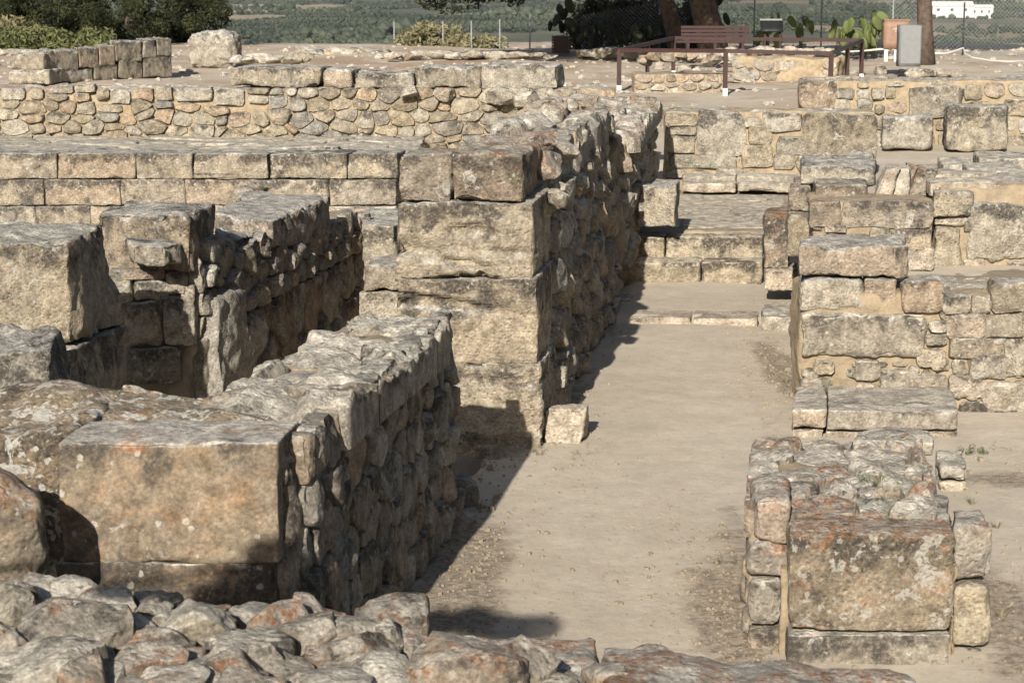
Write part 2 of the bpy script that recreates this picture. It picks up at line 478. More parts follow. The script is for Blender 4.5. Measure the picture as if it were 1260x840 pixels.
def clip(poly, n, c):
    """keep points with p.n <= c"""
    out = []
    m = len(poly)
    for i in range(m):
        p, q = poly[i], poly[(i + 1) % m]
        dp, dq = p @ n - c, q @ n - c
        if dp <= 0: out.append(p)
        if dp * dq < 0: out.append(p + (q - p) * (dp / (dp - dq)))
    return out
def cells(a0, b0, a1, b1, sx, sy, gap, g, rects=(), wv=.16, jit=.3):
    k = sx / sy
    W, H = a1 - a0, (b1 - b0) * k
    nr = max(1, int(round(H / sx)))
    rh = H / nr
    S = []
    for i in range(nr):
        x = g.uniform(-.5, .3) * sx
        while x < W + .3 * sx:
            wd = sx * g.uniform(.6, 1.55)
            S.append((x + wd / 2, (i + .5 + g.uniform(-jit, jit)) * rh))
            x += wd
    S = np.array(S)
    wt = g.uniform(-1, 1, len(S)) * wv * sx * sx
    RR = [(r[0] - a0, (r[1] - b0) * k, r[2] - a0, (r[3] - b0) * k) for r in rects]
    res = []
    for i, p in enumerate(S):
        if any(r[0] < p[0] < r[2] and r[1] < p[1] < r[3] for r in RR): continue
        poly = [V(0, 0), V(W, 0), V(W, H), V(0, H)]
        dd = ((S - p) ** 2).sum(1)
        for j in np.argsort(dd)[1:16]:
            v = S[j] - p
            L = math.sqrt(dd[j])
            n = v / L
            poly = clip(poly, n, p @ n + (dd[j] + wt[i] - wt[j]) / (2 * L) - gap / 2)
            if len(poly) < 3: break
        if len(poly) < 3: continue
        for r in RR:
            m = [r[0] - p[0], p[0] - r[2], r[1] - p[1], p[1] - r[3]]
            q = int(np.argmax(m))
            if q == 0: poly = clip(poly, V(1, 0), r[0] - gap / 2)
            elif q == 1: poly = clip(poly, V(-1, 0), -r[2] - gap / 2)
            elif q == 2: poly = clip(poly, V(0, 1), r[1] - gap / 2)
            else: poly = clip(poly, V(0, -1), -r[3] - gap / 2)
            if len(poly) < 3: break
        if len(poly) < 3: continue
        P = np.array(poly)
        x, y = P[:, 0], P[:, 1]
        ar = .5 * abs((x * np.roll(y, -1) - y * np.roll(x, -1)).sum())
        if ar < .05 * sx * sx: continue
        P[:, 1] /= k
        res.append(P + V(a0, b0))
    return res
def chaikin(P, k=.22, n=2):
    for _ in range(n):
        Q = np.roll(P, -1, 0)
        P = np.stack([P * (1 - k) + Q * k, P * k + Q * (1 - k)], 1).reshape(-1, 2)
    return P
def resample(P, n):
    Q = np.vstack([P, P[:1]])
    L = np.concatenate([[0], np.cumsum(np.linalg.norm(np.diff(Q, axis=0), axis=1))])
    t = np.linspace(0, L[-1], n, endpoint=False)
    return np.column_stack([np.interp(t, L, Q[:, 0]), np.interp(t, L, Q[:, 1])])
RINGS = [(1.0, None), (1.0, .0), (.99, .5), (.955, .82), (.87, .95), (.74, 1.0), (.56, 1.0), (.36, 1.0), (.17, 1.0)]
RINGS_M = [(1.0, None), (1.0, .05), (.97, .7), (.86, .97), (.64, 1.0), (.36, 1.0)]
RINGS_S = [(.98, None), (1.0, .1), (.95, .75), (.76, 1.0), (.42, 1.0)]
def face_stone(face, P, proud, depth, mat, parent, name='stone', tilt=.12, amp=.012, rough=.04, round_=.22, g=rng, N=None, kind=None, facets=4):
    """one stone of a face, from its outline on the face: a few broken planes, roughened"""
    s = nseed()
    c2 = P.mean(0)
    size = np.ptp(P, axis=0).max()
    px = size * F / max(6.0, face.pt(c2)[0][1])
    if N is None: N = int(np.clip(px * .45, 11, 36))
    O = resample(chaikin(P, round_), N)
    x, y = O[:, 0], O[:, 1]
    if (x * np.roll(y, -1) - y * np.roll(x, -1)).sum() < 0: O = O[::-1]
    rd = O - c2
    O = c2 + rd * (1 + rough * 2.2 * fbm(np.column_stack([rd * 9 / max(size, .1) * .55, np.full(N, s * 1.7)]), s, 3))[:, None]
    T = g.normal(0, tilt, 2)
    rad = np.linalg.norm(O - c2, axis=1).mean()
    planes = []
    for _ in range(facets):
        th = g.uniform(0, 2 * math.pi)
        planes.append((V(math.cos(th), math.sin(th)), g.uniform(.1, .85) * rad, g.uniform(.35, 1.1) * min(1, proud * 5 / rad + .15)))
    vs, fs = [], []
    rings = RINGS if px > 46 else (RINGS_M if px > 24 else RINGS_S)
    def surf(ab, h):
        r_ = ab - c2
        hh = proud * h + r_ @ T * (1 if h > .3 else .5)
        if h > .3:
            for n_, of, sl in planes:
                hh = hh - np.maximum(r_ @ n_ - of, 0) * sl
            hh = np.maximum(hh, proud * (.35 + .25 * (1 - np.linalg.norm(r_, axis=1) / (rad * 1.6))))
        W = face.pt(ab, hh)
        k = fbm(W * (2.6 / max(size, .06)) + s, s, 4, .58) * 1.5
        return W + face.n * (k * amp * (1 if h > .3 else .4))[:, None]
    for sc, h in rings:
        ab = c2 + (O - c2) * sc
        vs.append(face.pt(ab, np.full(N, -depth)) if h is None else surf(ab, h))
    vs.append(surf(c2[None], 1.0))
    for r in range(len(rings) - 1):
        for i in range(N):
            j = (i + 1) % N
            fs.append((r*N + i, r*N + j, (r+1)*N + j, (r+1)*N + i))
    b, c = (len(rings) - 1) * N, len(rings) * N
    for i in range(N): fs.append((b + i, b + (i + 1) % N, c))
    return mesh_obj(name, np.vstack(vs), fs, mat, parent, kind=kind, sharp=.6)
def pick(mats, g):
    return mats if not isinstance(mats, (list, tuple)) else mats[int(g.integers(len(mats)))]
def rubble(parent, face, a0, b0, a1, b1, sx, sy, mats, gap=.03, proud=.05, depth=.06, rects=(), seed=1, keep=1.0, top=None, tilt=.12, amp=.012, pv=.5, round_=.2, wv=.16, jit=.3, rough=.04, facets=4):
    g = np.random.default_rng(seed)
    k = 0
    for P in cells(a0, b0, a1, b1, sx, sy, gap, g, rects, wv, jit):
        if g.random() > keep: continue
        c = P.mean(0)
        if top is not None and c[1] > top(c[0]): continue
        face_stone(face, P, proud * g.uniform(1 - pv, 1 + pv), depth, pick(mats, g), parent, tilt=tilt, amp=amp, g=g, round_=round_, rough=rough, facets=facets)
        k += 1
    return k
def prect(face, x0, y0, x1, y1, g=rng, j=.06):
    """outline of a squared stone from a pixel rectangle on the face"""
    a0, b0, a1, b1 = face.rect(x0, y0, x1, y1)
    w_, h_ = a1 - a0, b1 - b0
    P = []
    for u, v in ((0,0),(.33,0),(.67,0),(1,0),(1,.5),(1,1),(.67,1),(.33,1),(0,1),(0,.5)):
        P.append((a0 + u*w_ + g.uniform(-j, j)*min(w_, h_), b0 + v*h_ + g.uniform(-j, j)*min(w_, h_)))
    return np.array(P)
def fstones(parent, face, lst, proud, mat, depth=.15, seed=3, amp=.014, tilt=.05, round_=.14, j=.06, **kw):
    g = np.random.default_rng(seed)
    out = []
    for t in lst:
        m = t[4] if len(t) > 4 else mat
        face_stone(face, prect(face, *t[:4], g, j), proud * g.uniform(.75, 1.25), depth, pick(m, g), parent, amp=amp, tilt=tilt * .6, g=g, round_=round_, facets=2, **kw)
        a = face.rect(*t[:4])
        out.append(a)
    return out
def core(parent, face, a0, b0, a1, b1, depth, mat, recess=.015, amp=.012, lump=.02, name='mortar_core', r=.05, cell=None, nmax=60, e=None, chip=.04):
    ev = (-face.n if e is None else e) * depth
    f = [face.pt(V(a, b), -recess)[0] for a, b in ((a0, b0), (a1, b0), (a0, b1), (a1, b1))]
    return hexa(name, [f[0], f[1], f[1] + ev, f[0] + ev, f[2], f[3], f[3] + ev, f[2] + ev], mat, parent, r=r, amp=amp, chip=chip, lump=lump, cell=cell, nmax=nmax)

def rock(name, center, dims, mat, parent=None, seed=None, rz=0.0, rough=.28, n=5, rx=0.0, boxy=.45):
    """free rock: a cube-sphere cut by random planes and roughened"""
    s = nseed() if seed is None else seed
    q, fs = lattice(n * 2, n * 2, n * 2)
    t = q / n - 1
    sp = t / np.linalg.norm(t, axis=1)[:, None]
    p = sp * (1 - boxy) + t * boxy * .85
    g = np.random.default_rng(s)
    for _ in range(14):
        nn = unit(g.normal(size=3))
        lim = g.uniform(.55, .92)
        k = p @ nn
        p = p - nn * np.maximum(k - lim, 0)[:, None] * .97
    p = p * (1 + rough * .75 * fbm(sp * 1.7 + s * 3.3, s, 5, .6))[:, None]
    p = p * np.array(dims) / 2
    cx, sx_ = math.cos(rx), math.sin(rx)
    p = np.column_stack([p[:, 0], p[:, 1] * cx - p[:, 2] * sx_, p[:, 1] * sx_ + p[:, 2] * cx])
    c_, s_ = math.cos(rz), math.sin(rz)
    p = np.column_stack([p[:, 0] * c_ - p[:, 1] * s_, p[:, 0] * s_ + p[:, 1] * c_, p[:, 2]])
    return mesh_obj(name, p + np.array(center), fs, mat, parent, origin=center, sharp=.6)
def box(name, lo, hi, mat, parent, rz=None, bev=0.0):
    lo, hi = np.array(lo, float), np.array(hi, float)
    if bev:
        return hexa(name, [V(lo[0],lo[1],lo[2]), V(hi[0],lo[1],lo[2]), V(hi[0],hi[1],lo[2]), V(lo[0],hi[1],lo[2]), V(lo[0],lo[1],hi[2]), V(hi[0],lo[1],hi[2]), V(hi[0],hi[1],hi[2]), V(lo[0],hi[1],hi[2])], mat, parent, r=bev, amp=0, chip=0.0001, cell=(hi-lo).max()/4)
    v = [(x, y, z) for z in (lo[2], hi[2]) for x, y in ((lo[0],lo[1]), (hi[0],lo[1]), (hi[0],hi[1]), (lo[0],hi[1]))]
    f = [(0,3,2,1), (4,5,6,7), (0,1,5,4), (1,2,6,5), (2,3,7,6), (3,0,4,7)]
    return mesh_obj(name, v, f, mat, parent, smooth=False)
def tube(name, pts, rad, mat, parent=None, n=8, origin=None):
    pts = [np.array(p, float) for p in pts]
    rad = rad if isinstance(rad, (list, tuple)) else [rad] * len(pts)
    vs, fs = [], []
    for i, p in enumerate(pts):
        t = unit(pts[min(i + 1, len(pts) - 1)] - pts[max(i - 1, 0)])
        a = unit(np.cross(t, V(0, 0, 1) if abs(t[2]) < .9 else V(1, 0, 0)))
        b = np.cross(t, a)
        for k in range(n):
            th = 2 * math.pi * k / n
            vs.append(p + (a * math.cos(th) + b * math.sin(th)) * rad[i])
    for i in range(len(pts) - 1):
        for k in range(n):
            fs.append((i*n + k, i*n + (k+1) % n, (i+1)*n + (k+1) % n, (i+1)*n + k))
    fs.append(tuple(range(n))[::-1]); fs.append(tuple((len(pts)-1)*n + k for k in range(n)))
    return mesh_obj(name, vs, fs, mat, parent, origin=origin)
def bar(name, p, q, wx, wz, mat, parent):
    """square bar between two points"""
    p, q = np.array(p, float), np.array(q, float)
    t = unit(q - p)
    a = unit(np.cross(t, V(0, 0, 1) if abs(t[2]) < .9 else V(0, 1, 0))) * wx / 2
    b = unit(np.cross(a, t)) * wz / 2
    v = [p - a - b, p + a - b, p + a + b, p - a + b, q - a - b, q + a - b, q + a + b, q - a + b]
    f = [(0,1,2,3), (7,6,5,4), (0,4,5,1), (1,5,6,2), (2,6,7,3), (3,7,4,0)]
    return mesh_obj(name, v, f, mat, parent, smooth=False)

# ================================================================== GROUND
def height(x, y):
    n = fbm(np.column_stack([x * .5, y * .5, 0 * x]), 3, 4) * .035 + fbm(np.column_stack([x * 3, y * 3, 0 * x]), 5, 3) * .009
    z = .75 * sstep(27.5, 31, y)
    rt = 2.25 + .12 * (y - 16)
    z = np.maximum(z, .72 * sstep(0, .3, x - rt - .25) * sstep(16.9, 17.4, y))
    cor = (x > .16 + .15 * (y - 15.3)) & (x < rt + .4)
    z = np.where(cor & (y > 20.6), np.maximum(z, .06), z)
    z = np.where(cor & (y > 23.6), np.maximum(z, .50), z)
    z = z - .6 * sstep(10.6, 11.2, y) * (1 - sstep(25, 26.5, y)) * (1 - sstep(-1.0, -.75, x - .17 * (y - 11.5))) * sstep(-8, -7, x)
    z = z + n * np.where(y > 32, 2.2, 1) + .12 * fbm(np.column_stack([x * .22, y * .3, 0 * x]), 6, 4) * sstep(36, 44, y)
    z = z + .10 * sstep(40, 70, y)
    drop = sstep(72, 330, y - .02 * x)
    z = z - drop * 71
    far = fbm(np.column_stack([x * .0016, y * .0011, 0 * x]), 9, 4)
    z = z + sstep(300, 1200, y) * far * 13
    z = z + sstep(4300, 9500, y) * 520 * (1 + .5 * far)
    ax = np.abs(x)
    return z - sstep(60, 400, ax) * (1 - drop) * 55
def mono(*seg):
    out = []
    for a, b, s in seg:
        n = max(1, int(round((b - a) / s)))
        out += list(np.linspace(a, b, n, endpoint=False))
    return out
def geo(a, b, n): return list(np.geomspace(a, b, n))
xp = mono((0, 4.5, .1), (4.5, 9, .3), (9, 40, 1.2)) + geo(40, 6000, 45)
xs = np.array([-v for v in xp[::-1]][:-1] + xp)
ys = np.array(mono((-80, -8, 6), (-8, 6, .7), (6, 26, .1), (26, 34, .25), (34, 82, .7)) + geo(82, 14000, 110))
X, Y = np.meshgrid(xs, ys)
x, y = X.ravel(), Y.ravel()
zz = height(x, y)
nx, ny = len(xs), len(ys)
idx = np.arange(nx * ny).reshape(ny, nx)
fq = np.stack([idx[:-1, :-1], idx[:-1, 1:], idx[1:, 1:], idx[1:, :-1]], -1).reshape(-1, 4)
gnd = mesh_obj('ground', np.column_stack([x, y, zz]), fq, M['ground'], kind='structure')
def attr(o, name, val):
    a = o.data.attributes.new(name, 'FLOAT', 'POINT')
    a.data.foreach_set('value', np.asarray(val, np.float32))
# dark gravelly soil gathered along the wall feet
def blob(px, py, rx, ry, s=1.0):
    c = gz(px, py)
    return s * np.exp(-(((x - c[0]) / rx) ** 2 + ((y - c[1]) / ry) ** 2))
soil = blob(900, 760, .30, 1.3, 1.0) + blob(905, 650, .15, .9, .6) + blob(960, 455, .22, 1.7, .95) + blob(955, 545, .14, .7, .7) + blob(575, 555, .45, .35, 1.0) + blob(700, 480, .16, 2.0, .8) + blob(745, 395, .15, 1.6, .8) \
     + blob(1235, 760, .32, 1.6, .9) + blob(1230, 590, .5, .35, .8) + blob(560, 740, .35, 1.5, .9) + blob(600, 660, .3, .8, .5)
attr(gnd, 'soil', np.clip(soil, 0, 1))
attr(gnd, 'red', sstep(33, 40, y) * (1 - sstep(78, 95, y)) * np.clip(.65 + .5 * vnoise(np.column_stack([x * .12, y * .25, 0 * x]), 4), 0, 1))
attr(gnd, 'plain', sstep(78, 130, y) + 0 * x)
print('ground', nx * ny)

# ================================================================== WALL B (near left)
B = thing('rubble_wall', 'dark shadowed wall of knobbly stones left of the path, a stained squared block on its near end', 'wall', (-1.0, 11, 0))
dB = 9.1
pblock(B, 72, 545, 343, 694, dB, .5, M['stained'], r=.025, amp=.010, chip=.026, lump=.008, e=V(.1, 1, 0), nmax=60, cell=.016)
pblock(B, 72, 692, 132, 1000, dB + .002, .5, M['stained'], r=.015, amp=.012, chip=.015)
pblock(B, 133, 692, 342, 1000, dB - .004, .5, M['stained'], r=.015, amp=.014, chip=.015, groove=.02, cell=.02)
hexa('stone', [V(-3.2, 9.3, -.1), V(-2.04, 9.5, -.1), V(-1.95, 10.5, -.1), V(-3.2, 10.6, -.1), V(-3.2, 9.4, 1.36), V(-2.05, 9.42, 1.46), V(-1.95, 10.35, 1.49), V(-3.2, 10.55, 1.47)], M['lichen'], B, r=.12, amp=.03, chip=.08, lump=.06, nmax=70, cell=.02)
hexa('stone', [V(-2.1, 9.64, .2), V(-1.10, 9.63, .2), V(-1.2, 10.3, .2), V(-2.05, 10.4, .2), V(-2.1, 9.62, 1.44), V(-1.06, 9.60, 1.44), V(-1.2, 10.15, 1.42), V(-2.05, 10.35, 1.52)], M['lichen'], B, r=.1, amp=.03, chip=.06, lump=.045, nmax=70, cell=.02)
fB = Face((-.965, 9.5, 0), (.585, 3.45, 0), (-.015, 0, 1))
lenB = 3.5
core(B, fB, -.3, -.05, lenB, 1.36, .62, M['mortar_pale'], recess=.035, lump=.03, amp=.02, nmax=60)
rubble(B, fB, -.14, .0, lenB, 1.42, .20, .22, [M['rubble'], M['rubble'], M['greyblock']], gap=.008, proud=.042, depth=.09, seed=21, tilt=.10, amp=.02, pv=.8, round_=.16, wv=.3, facets=2)
fBt = Face((-1.62, 9.95, 1.37), (1, .0, 0), (.17, 1, -.02))
hexa('stone', [V(-1.2, 9.16, -.05), V(-1.02, 9.14, -.05), V(-.955, 9.46, -.05), V(-1.1, 9.5, -.05), V(-1.2, 9.2, 1.36), V(-1.045, 9.18, 1.38), V(-.96, 9.44, 1.34), V(-1.1, 9.5, 1.36)], M['greyblock'], B, r=.06, amp=.03, chip=.09, lump=.04, cell=.02)
rubble(B, fBt, .0, .0, .80, 2.6, .40, .34, [M['topstone'], M['topstone'], M['slab']], gap=.006, proud=.075, depth=.16, seed=66, tilt=.12, amp=.034, pv=.5, round_=.12, wv=.3)
pblock(B, 418, 398, 540, 452, 12.4, .5, M['topstone'], e=V(.1, 1, 0), r=.06, amp=.03, chip=.12, lump=.03, dtop=-.02)
rock('stone', at(283, 494, 10.2), (.38, .26, .14), M['boulder'], B, rz=.2, boxy=.55, n=7)
rock('stone', at(345, 487, 10.4), (.32, .36, .2), M['topstone'], B, rz=.4, boxy=.5, n=7)
rock('stone', at(385, 505, 10.1), (.26, .3, .24), M['topstone'], B, rz=.9, boxy=.5, n=7)
rock('stone', at(350, 545, 9.75), (.14, .42, .3), M['topstone'], B, rz=-.12, boxy=.6, n=7)
# ================================================================== PIER AND WALL C
C = thing('ashlar_pier', 'tall squared pier of four banded stone courses with orange lichen on its cap', 'pier', (-.3, 15.4, 0))
D0 = 15.05
pblock(C, 490, 190, 554, 250, D0 + .02, .75, M['cap'], r=.035, amp=.02, chip=.06, lump=.02)
pblock(C, 554, 188, 645, 251, D0, .8, M['cap'], r=.05, amp=.025, chip=.06, lump=.03)
pblock(C, 487, 249, 656, 343.5, D0 + .0, .95, M['pier'], r=.022, amp=.022, chip=.03, groove=.07, nmax=52, cell=.022)
pblock(C, 486, 342.5, 661, 447.5, D0 - .006, .95, M['pier'], r=.02, amp=.022, chip=.03, groove=.08, nmax=52, cell=.022)
pblock(C, 485, 446, 667, 566, D0 - .012, .95, M['pier'], r=.03, amp=.025, chip=.04, groove=.03, nmax=52, cell=.022, lump=.02)

Cw = thing('rubble_wall', 'tall shaded rubble wall running back from the square pier to the steps', 'wall', (.6, 19, 0))
fC = Face((.31, 15.95, 0), (.132, 1, 0), (-.06, 0, 1))
LC = 6.1
hexa('mortar_core', [V(-.75, 15.9, -.1), V(.29, 15.97, -.1), V(1.08, 22.0, -.1), V(.1, 22.0, -.1), V(-.75, 15.9, 1.86), V(.16, 15.97, 1.70), V(.96, 22.0, 1.93), V(0, 22.0, 1.98)], M['mortar_pale'], Cw, r=.08, amp=.03, lump=.05, nmax=60)
topC = lambda a: 1.72 + .38 * sstep(.6, 1.6, np.array(a)) + .06 * math.sin(a * 5)
rubble(Cw, fC, 0, .0, LC, 2.12, .30, .25, [M['rubble'], M['ochre'], M['greyblock']], gap=.02, proud=.085, depth=.08, seed=8, top=topC, tilt=.17, amp=.028, pv=.75, round_=.16, wv=.3, facets=3)
fCt = Face((-.72, 16.0, 1.86), (1, 0, 0), (.148, 1, .03))
rubble(Cw, fCt, .0, .0, .95, 6.0, .42, .5, [M['cap'], M['topstone'], M['rusttop']], gap=.02, proud=.11, depth=.2, seed=9, tilt=.16, amp=.05, pv=.8, wv=.3)
# lower jumbled stones right behind the cap
for px, py, d, sx_, sy_, sz_ in ((668, 205, 16.0, .42, .5, .30), (652, 178, 16.6, .5, .5, .22), (690, 188, 17.2, .3, .5, .24), (684, 245, 15.95, .22, .35, .18)):
    rock('stone', at(px, py, d), (sx_, sy_, sz_), M['cap' if px < 680 else 'topstone'], Cw, rz=rng.uniform(-.4, .4), boxy=.5)
# foot stones and kerb slabs along its base
pblock(Cw, 727, 378, 757, 412, 20.6, .7, M['slab'], r=.02, amp=.01)
pblock(Cw, 757, 369, 775, 390, 21.6, .4, M['ashlar'], r=.02, amp=.01)

C2 = thing('rubble_wall', 'short rubble wall stub at the left of the upper steps', 'wall', (1.7, 25, .5))
fC2 = Face((1.25, 22.25, .3), (.12, 1, 0), (-.03, 0, 1))
core(C2, fC2, 0, 0, 5.6, 1.42, .9, M['mortar_pale'], lump=.05, amp=.03)
rubble(C2, fC2, 0, .0, 5.6, 1.4, .32, .28, [M['rubble'], M['ochre'], M['greyblock']], gap=.02, proud=.07, seed=13, tilt=.25, amp=.025)
fC2f = front(752, 22.2, 800, 22.2, .3)
fC2t = Face((.4, 22.25, 1.74), (1, 0, 0), (.12, 1, 0))
rubble(C2, fC2t, .1, .1, 1.0, 5.5, .42, .45, [M['topstone'], M['rusttop']], gap=.02, proud=.08, depth=.15, seed=14, tilt=.2, amp=.03)

blk = thing('stone_block', 'upright tan block standing on the left end of the steps', 'block', at(808, 278, 23.2))
pblock(blk, 784, 228, 831, 279, 23.2, .7, M['ashlar'], r=.05, amp=.02, chip=.08, d2=23.0)

# ================================================================== STEPS
ST = thing('stone_steps', 'low flight of worn steps at the far end of the path', 'steps', (1.9, 23, 0))
def step(x0, y0, x1, y1, d, depth, mat='step', dd=-.12, **kw):
    pblock(ST, x0, y0, x1, y1, d, depth, M[mat], name='step_block', d2=d + dd, r=.025, amp=.012, chip=.04, **kw)
step(757, 322, 862, 352, 23.1, .8); step(863, 323, 938, 352, 23.0, .8)
step(772, 292, 818, 322, 23.5, .9); step(819, 292, 938, 322, 23.46, .9)
step(774, 391, 850, 403, 20.6, .5, 'plaster'); step(851, 392, 932, 404, 20.5, .5, 'plaster')
FL = thing('flagstone_floor', 'cracked grey flagstones above the steps', 'paving', (2.0, 25.5, .5))
fFL = Face((1.25, 24.1, .535), (1, 0, 0), (.13, 1, 0))
core(FL, fFL, -.1, -.3, 2.1, 4.2, .2, M['mortar_pale'], recess=.0, lump=.01, name='bedding')
rubble(FL, fFL, 0, 0, 2.0, 3.7, .75, .7, [M['flag']], gap=.012, proud=.012, depth=.06, seed=31, tilt=.006, amp=.008, round_=.1, facets=0)
US = thing('stone_steps', 'single low step below the rear wall above the flagstones', 'steps', (2.3, 27.6, .5))
for a, b in ((838, 905), (906, 985)):
    pblock(US, a, 217, b, 226, 27.9, .5, M['slab'], name='step_block', r=.02, amp=.012)
    pblock(US, a, 226, b, 237, 27.6, .7, M['slab'], name='step_block', r=.02, amp=.012)

# ================================================================== WALL D (long ashlar wall, left)
D = thing('ashlar_wall', 'long low wall of neat rectangular tan blocks on the left', 'wall', (-4.5, 27, 0))
dD, dD2 = 27.0, 26.6
def dd(px): return dD + (dD2 - dD) * px / 487
for y0, y1, js, mm in ((189, 220, (-110, -30, 70, 167, 237, 330, 427, 489), 'dashlar'), (221, 252.5, (-60, 54, 148, 227, 313, 405, 488), 'dashlar'), (254, 285, (-95, 44, 111, 210, 300, 395, 488), 'ashlar'), (286, 318, (-60, 60, 150, 240, 330, 420, 488), 'ashlar')):
    for a, b in zip(js, js[1:]):
        pblock(D, a + .35, y0, b - .35, y1 + .3, dd(a) + rng.uniform(-.02, .02), .6, M[mm], d2=dd(b) + rng.uniform(-.015, .015), r=.022, amp=.014, chip=.035, lump=.010)
pblock(D, 238, 213, 330, 219.5, 26.75, .2, M['ashlar'], r=.01, amp=.006, name='moulding', chip=.02)
hexa('rubble_core', [V(-8.2, 27.2, -.3), V(-1.5, 26.9, -.3), V(-1.2, 31.5, 0), V(-8.2, 31.5, 0), V(-8.2, 27.2, 1.08), V(-1.5, 26.9, 1.08), V(-1.2, 31.5, .98), V(-8.2, 31.5, .98)], M['mortar_pale'], D, r=.03, amp=.02, nmax=60)
fDt = Face((-8.0, 27.25, 1.10), (1, -.045, 0), (0, 1, -.015))
rubble(D, fDt, 0, 0, 6.7, 3.8, .9, .75, [M['slab'], M['topstone'], M['flag']], gap=.02, proud=.03, depth=.1, seed=41, tilt=.015, amp=.02, round_=.12, facets=1)

# ================================================================== WALL E (mortared rubble, back left)
E = thing('rubble_wall', 'long mortared rubble wall behind the neat ashlar blocks, topped by a row of grey slabs', 'wall', (-3.5, 31, 0))
dE = 31.0
fE = front(-90, dE, 705, dE, .75)
aE = lambda px: fE.hit(px, 140)[0]
core(E, fE, aE(-90), -.1, aE(752), 1.0, 1.3, M['mortar'], recess=.02, lump=.025, amp=.02, nmax=90)
tl = [(t + (M['topstone'],)) for t in ((0, 109, 30, 123), (62, 105, 90, 115), (92, 104, 118, 114), (214, 108, 262, 124), (136, 110, 160, 128), (190, 106, 212, 124), (264, 108, 300, 130), (305, 117, 330, 128))]
rx = fstones(E, fE, tl, .06, M['topstone'], seed=4)
rubble(E, fE, aE(-90), .0, aE(757), 1.05, .31, .19, [M['ochre'], M['ochre'], M['rubble'], M['ochre']], gap=.014, proud=.065, depth=.06, rects=rx, seed=17, keep=1.0, tilt=.15, amp=.018, pv=.6, wv=.24, jit=.36, round_=.13)
for t in ((282, 83, 394, 107, .9), (396, 86, 431, 108, .8), (433, 89, 508, 111, .7), (510, 82, 591, 109, .8), (593, 80, 686, 109, .9)):
    pblock(E, t[0], t[1], t[2], t[3], dE + .05 + (.1 if t[0] == 433 else 0), t[4], M['greyblock'], r=.05, amp=.025, chip=.08, lump=.03)
fEt = Face((-8.4, dE + .05, 1.74), (1, 0, 0), (0, 1, 0))
rubble(E, fEt, 0, 0, 9.9, 1.1, .55, .4, [M['topstone'], M['rusttop'], M['slab']], gap=.03, proud=.05, depth=.08, seed=18, tilt=.08, amp=.03)
for px, py, d, s in ((545, 117, 30.9, .4), (505, 113, 30.8, .35), (615, 118, 30.8, .5), (645, 121, 30.7, .5), (690, 132, 30.6, .55), (712, 126, 30.8, .6), (735, 128, 30.5, .5), (680, 116, 31, .3), (752, 140, 29.8, .6), (770, 132, 30, .6), (790, 131, 29.4, .6)):
    rock('stone', at(px, py, d), (s, s * .9, s * .6), M['rusttop' if rng.random() < .5 else 'topstone'], E, rz=rng.uniform(-.8, .8), boxy=.5)

# ================================================================== WALL F (storeroom wall, left middle)
FB = thing('stone_block', 'huge pale squared block at the left edge, corner split by a crack', 'block', (-3.9, 15.5, 0))
hexa('stone', [at(-130, 426, 15), at(89, 426, 15), at(155, 398, 16.1), at(-80, 396, 16.1), at(-130, 296, 15), at(82, 300, 15), at(126, 276, 16.05), at(-80, 270, 16.1)], M['ashlar'], FB, r=.05, amp=.018, chip=.10, lump=.03, nmax=70, cell=.02)
hexa('stone', [V(-4.6, 14.98, -.05), V(-3.26, 14.98, -.05), V(-3.06, 16.1, -.05), V(-4.5, 16.1, -.05), at(-130, 428, 14.97), at(90, 428, 14.97), at(156, 400, 16.1), at(-80, 398, 16.1)], M['ashlar'], FB, r=.04, amp=.018, chip=.06, lump=.02, cell=.025)
lr = thing('stone_block', 'low dark broken block in front of the huge pale block at the left edge', 'block', (-3.6, 13.8, 0))
hexa('stone', [V(-4.5, 13.5, -.05), V(-3.08, 13.5, -.05), V(-3.0, 14.5, -.05), V(-4.5, 14.5, -.05), at(-90, 440, 13.5), at(64, 428, 13.5), at(73, 402, 14.5), at(-90, 398, 14.5)], M['greyblock'], lr, r=.07, amp=.03, chip=.09, lump=.05, cell=.025)
FW = thing('storeroom_wall', 'dark storeroom wall with jutting lintel blocks, in shade left of the tall pier', 'wall', (-2.6, 19, 0))
kw = dict(r=.04, amp=.018, chip=.09, lump=.02, cell=.025, nmax=60)
hexa('lintel', [at(112, 330, 17.9), at(236, 338, 17.5), at(266, 318, 18.7), at(150, 300, 18.8), at(118, 262, 17.9), at(236, 264, 17.5), at(266, 249, 18.7), at(160, 245, 18.9)], M['greyblock'], FW, **kw)
hexa('lintel', [at(165, 326, 17.2), at(205, 328, 17.1), at(236, 322, 17.6), at(160, 320, 17.6), at(158, 300, 17.2), at(202, 304, 17.1), at(234, 293, 17.6), at(152, 290, 17.6)], M['greyblock'], FW, **kw)
hexa('lintel', [at(262, 300, 20.3), at(335, 305, 20.0), at(410, 297, 22.2), at(300, 290, 22.4), at(262, 262, 20.3), at(335, 272, 20.0), at(409, 240, 22.2), at(300, 234, 22.4)], M['greyblock'], FW, **kw)
hexa('lintel', [at(267, 352, 19.0), at(283, 355, 18.9), at(322, 340, 20.0), at(270, 335, 20.0), at(266, 285, 19.0), at(282, 301, 18.9), at(320, 283, 20.0), at(268, 278, 20.0)], M['greyblock'], FW, **kw)
fF = Face((-2.78, 17.75, 0), (.175, 1, 0), (-.02, 0, 1))
core(FW, fF, 0, -.8, 1.0, 1.12, .6, M['mortar_pale'], lump=.05, amp=.03, recess=.05)
core(FW, fF, 1.0, -.8, 6.2, .80, .8, M['mortar_pale'], lump=.05, amp=.03, recess=.05)
tF = lambda a: 1.1 if a < 1.0 else (.95 if a < 2.3 else .78)
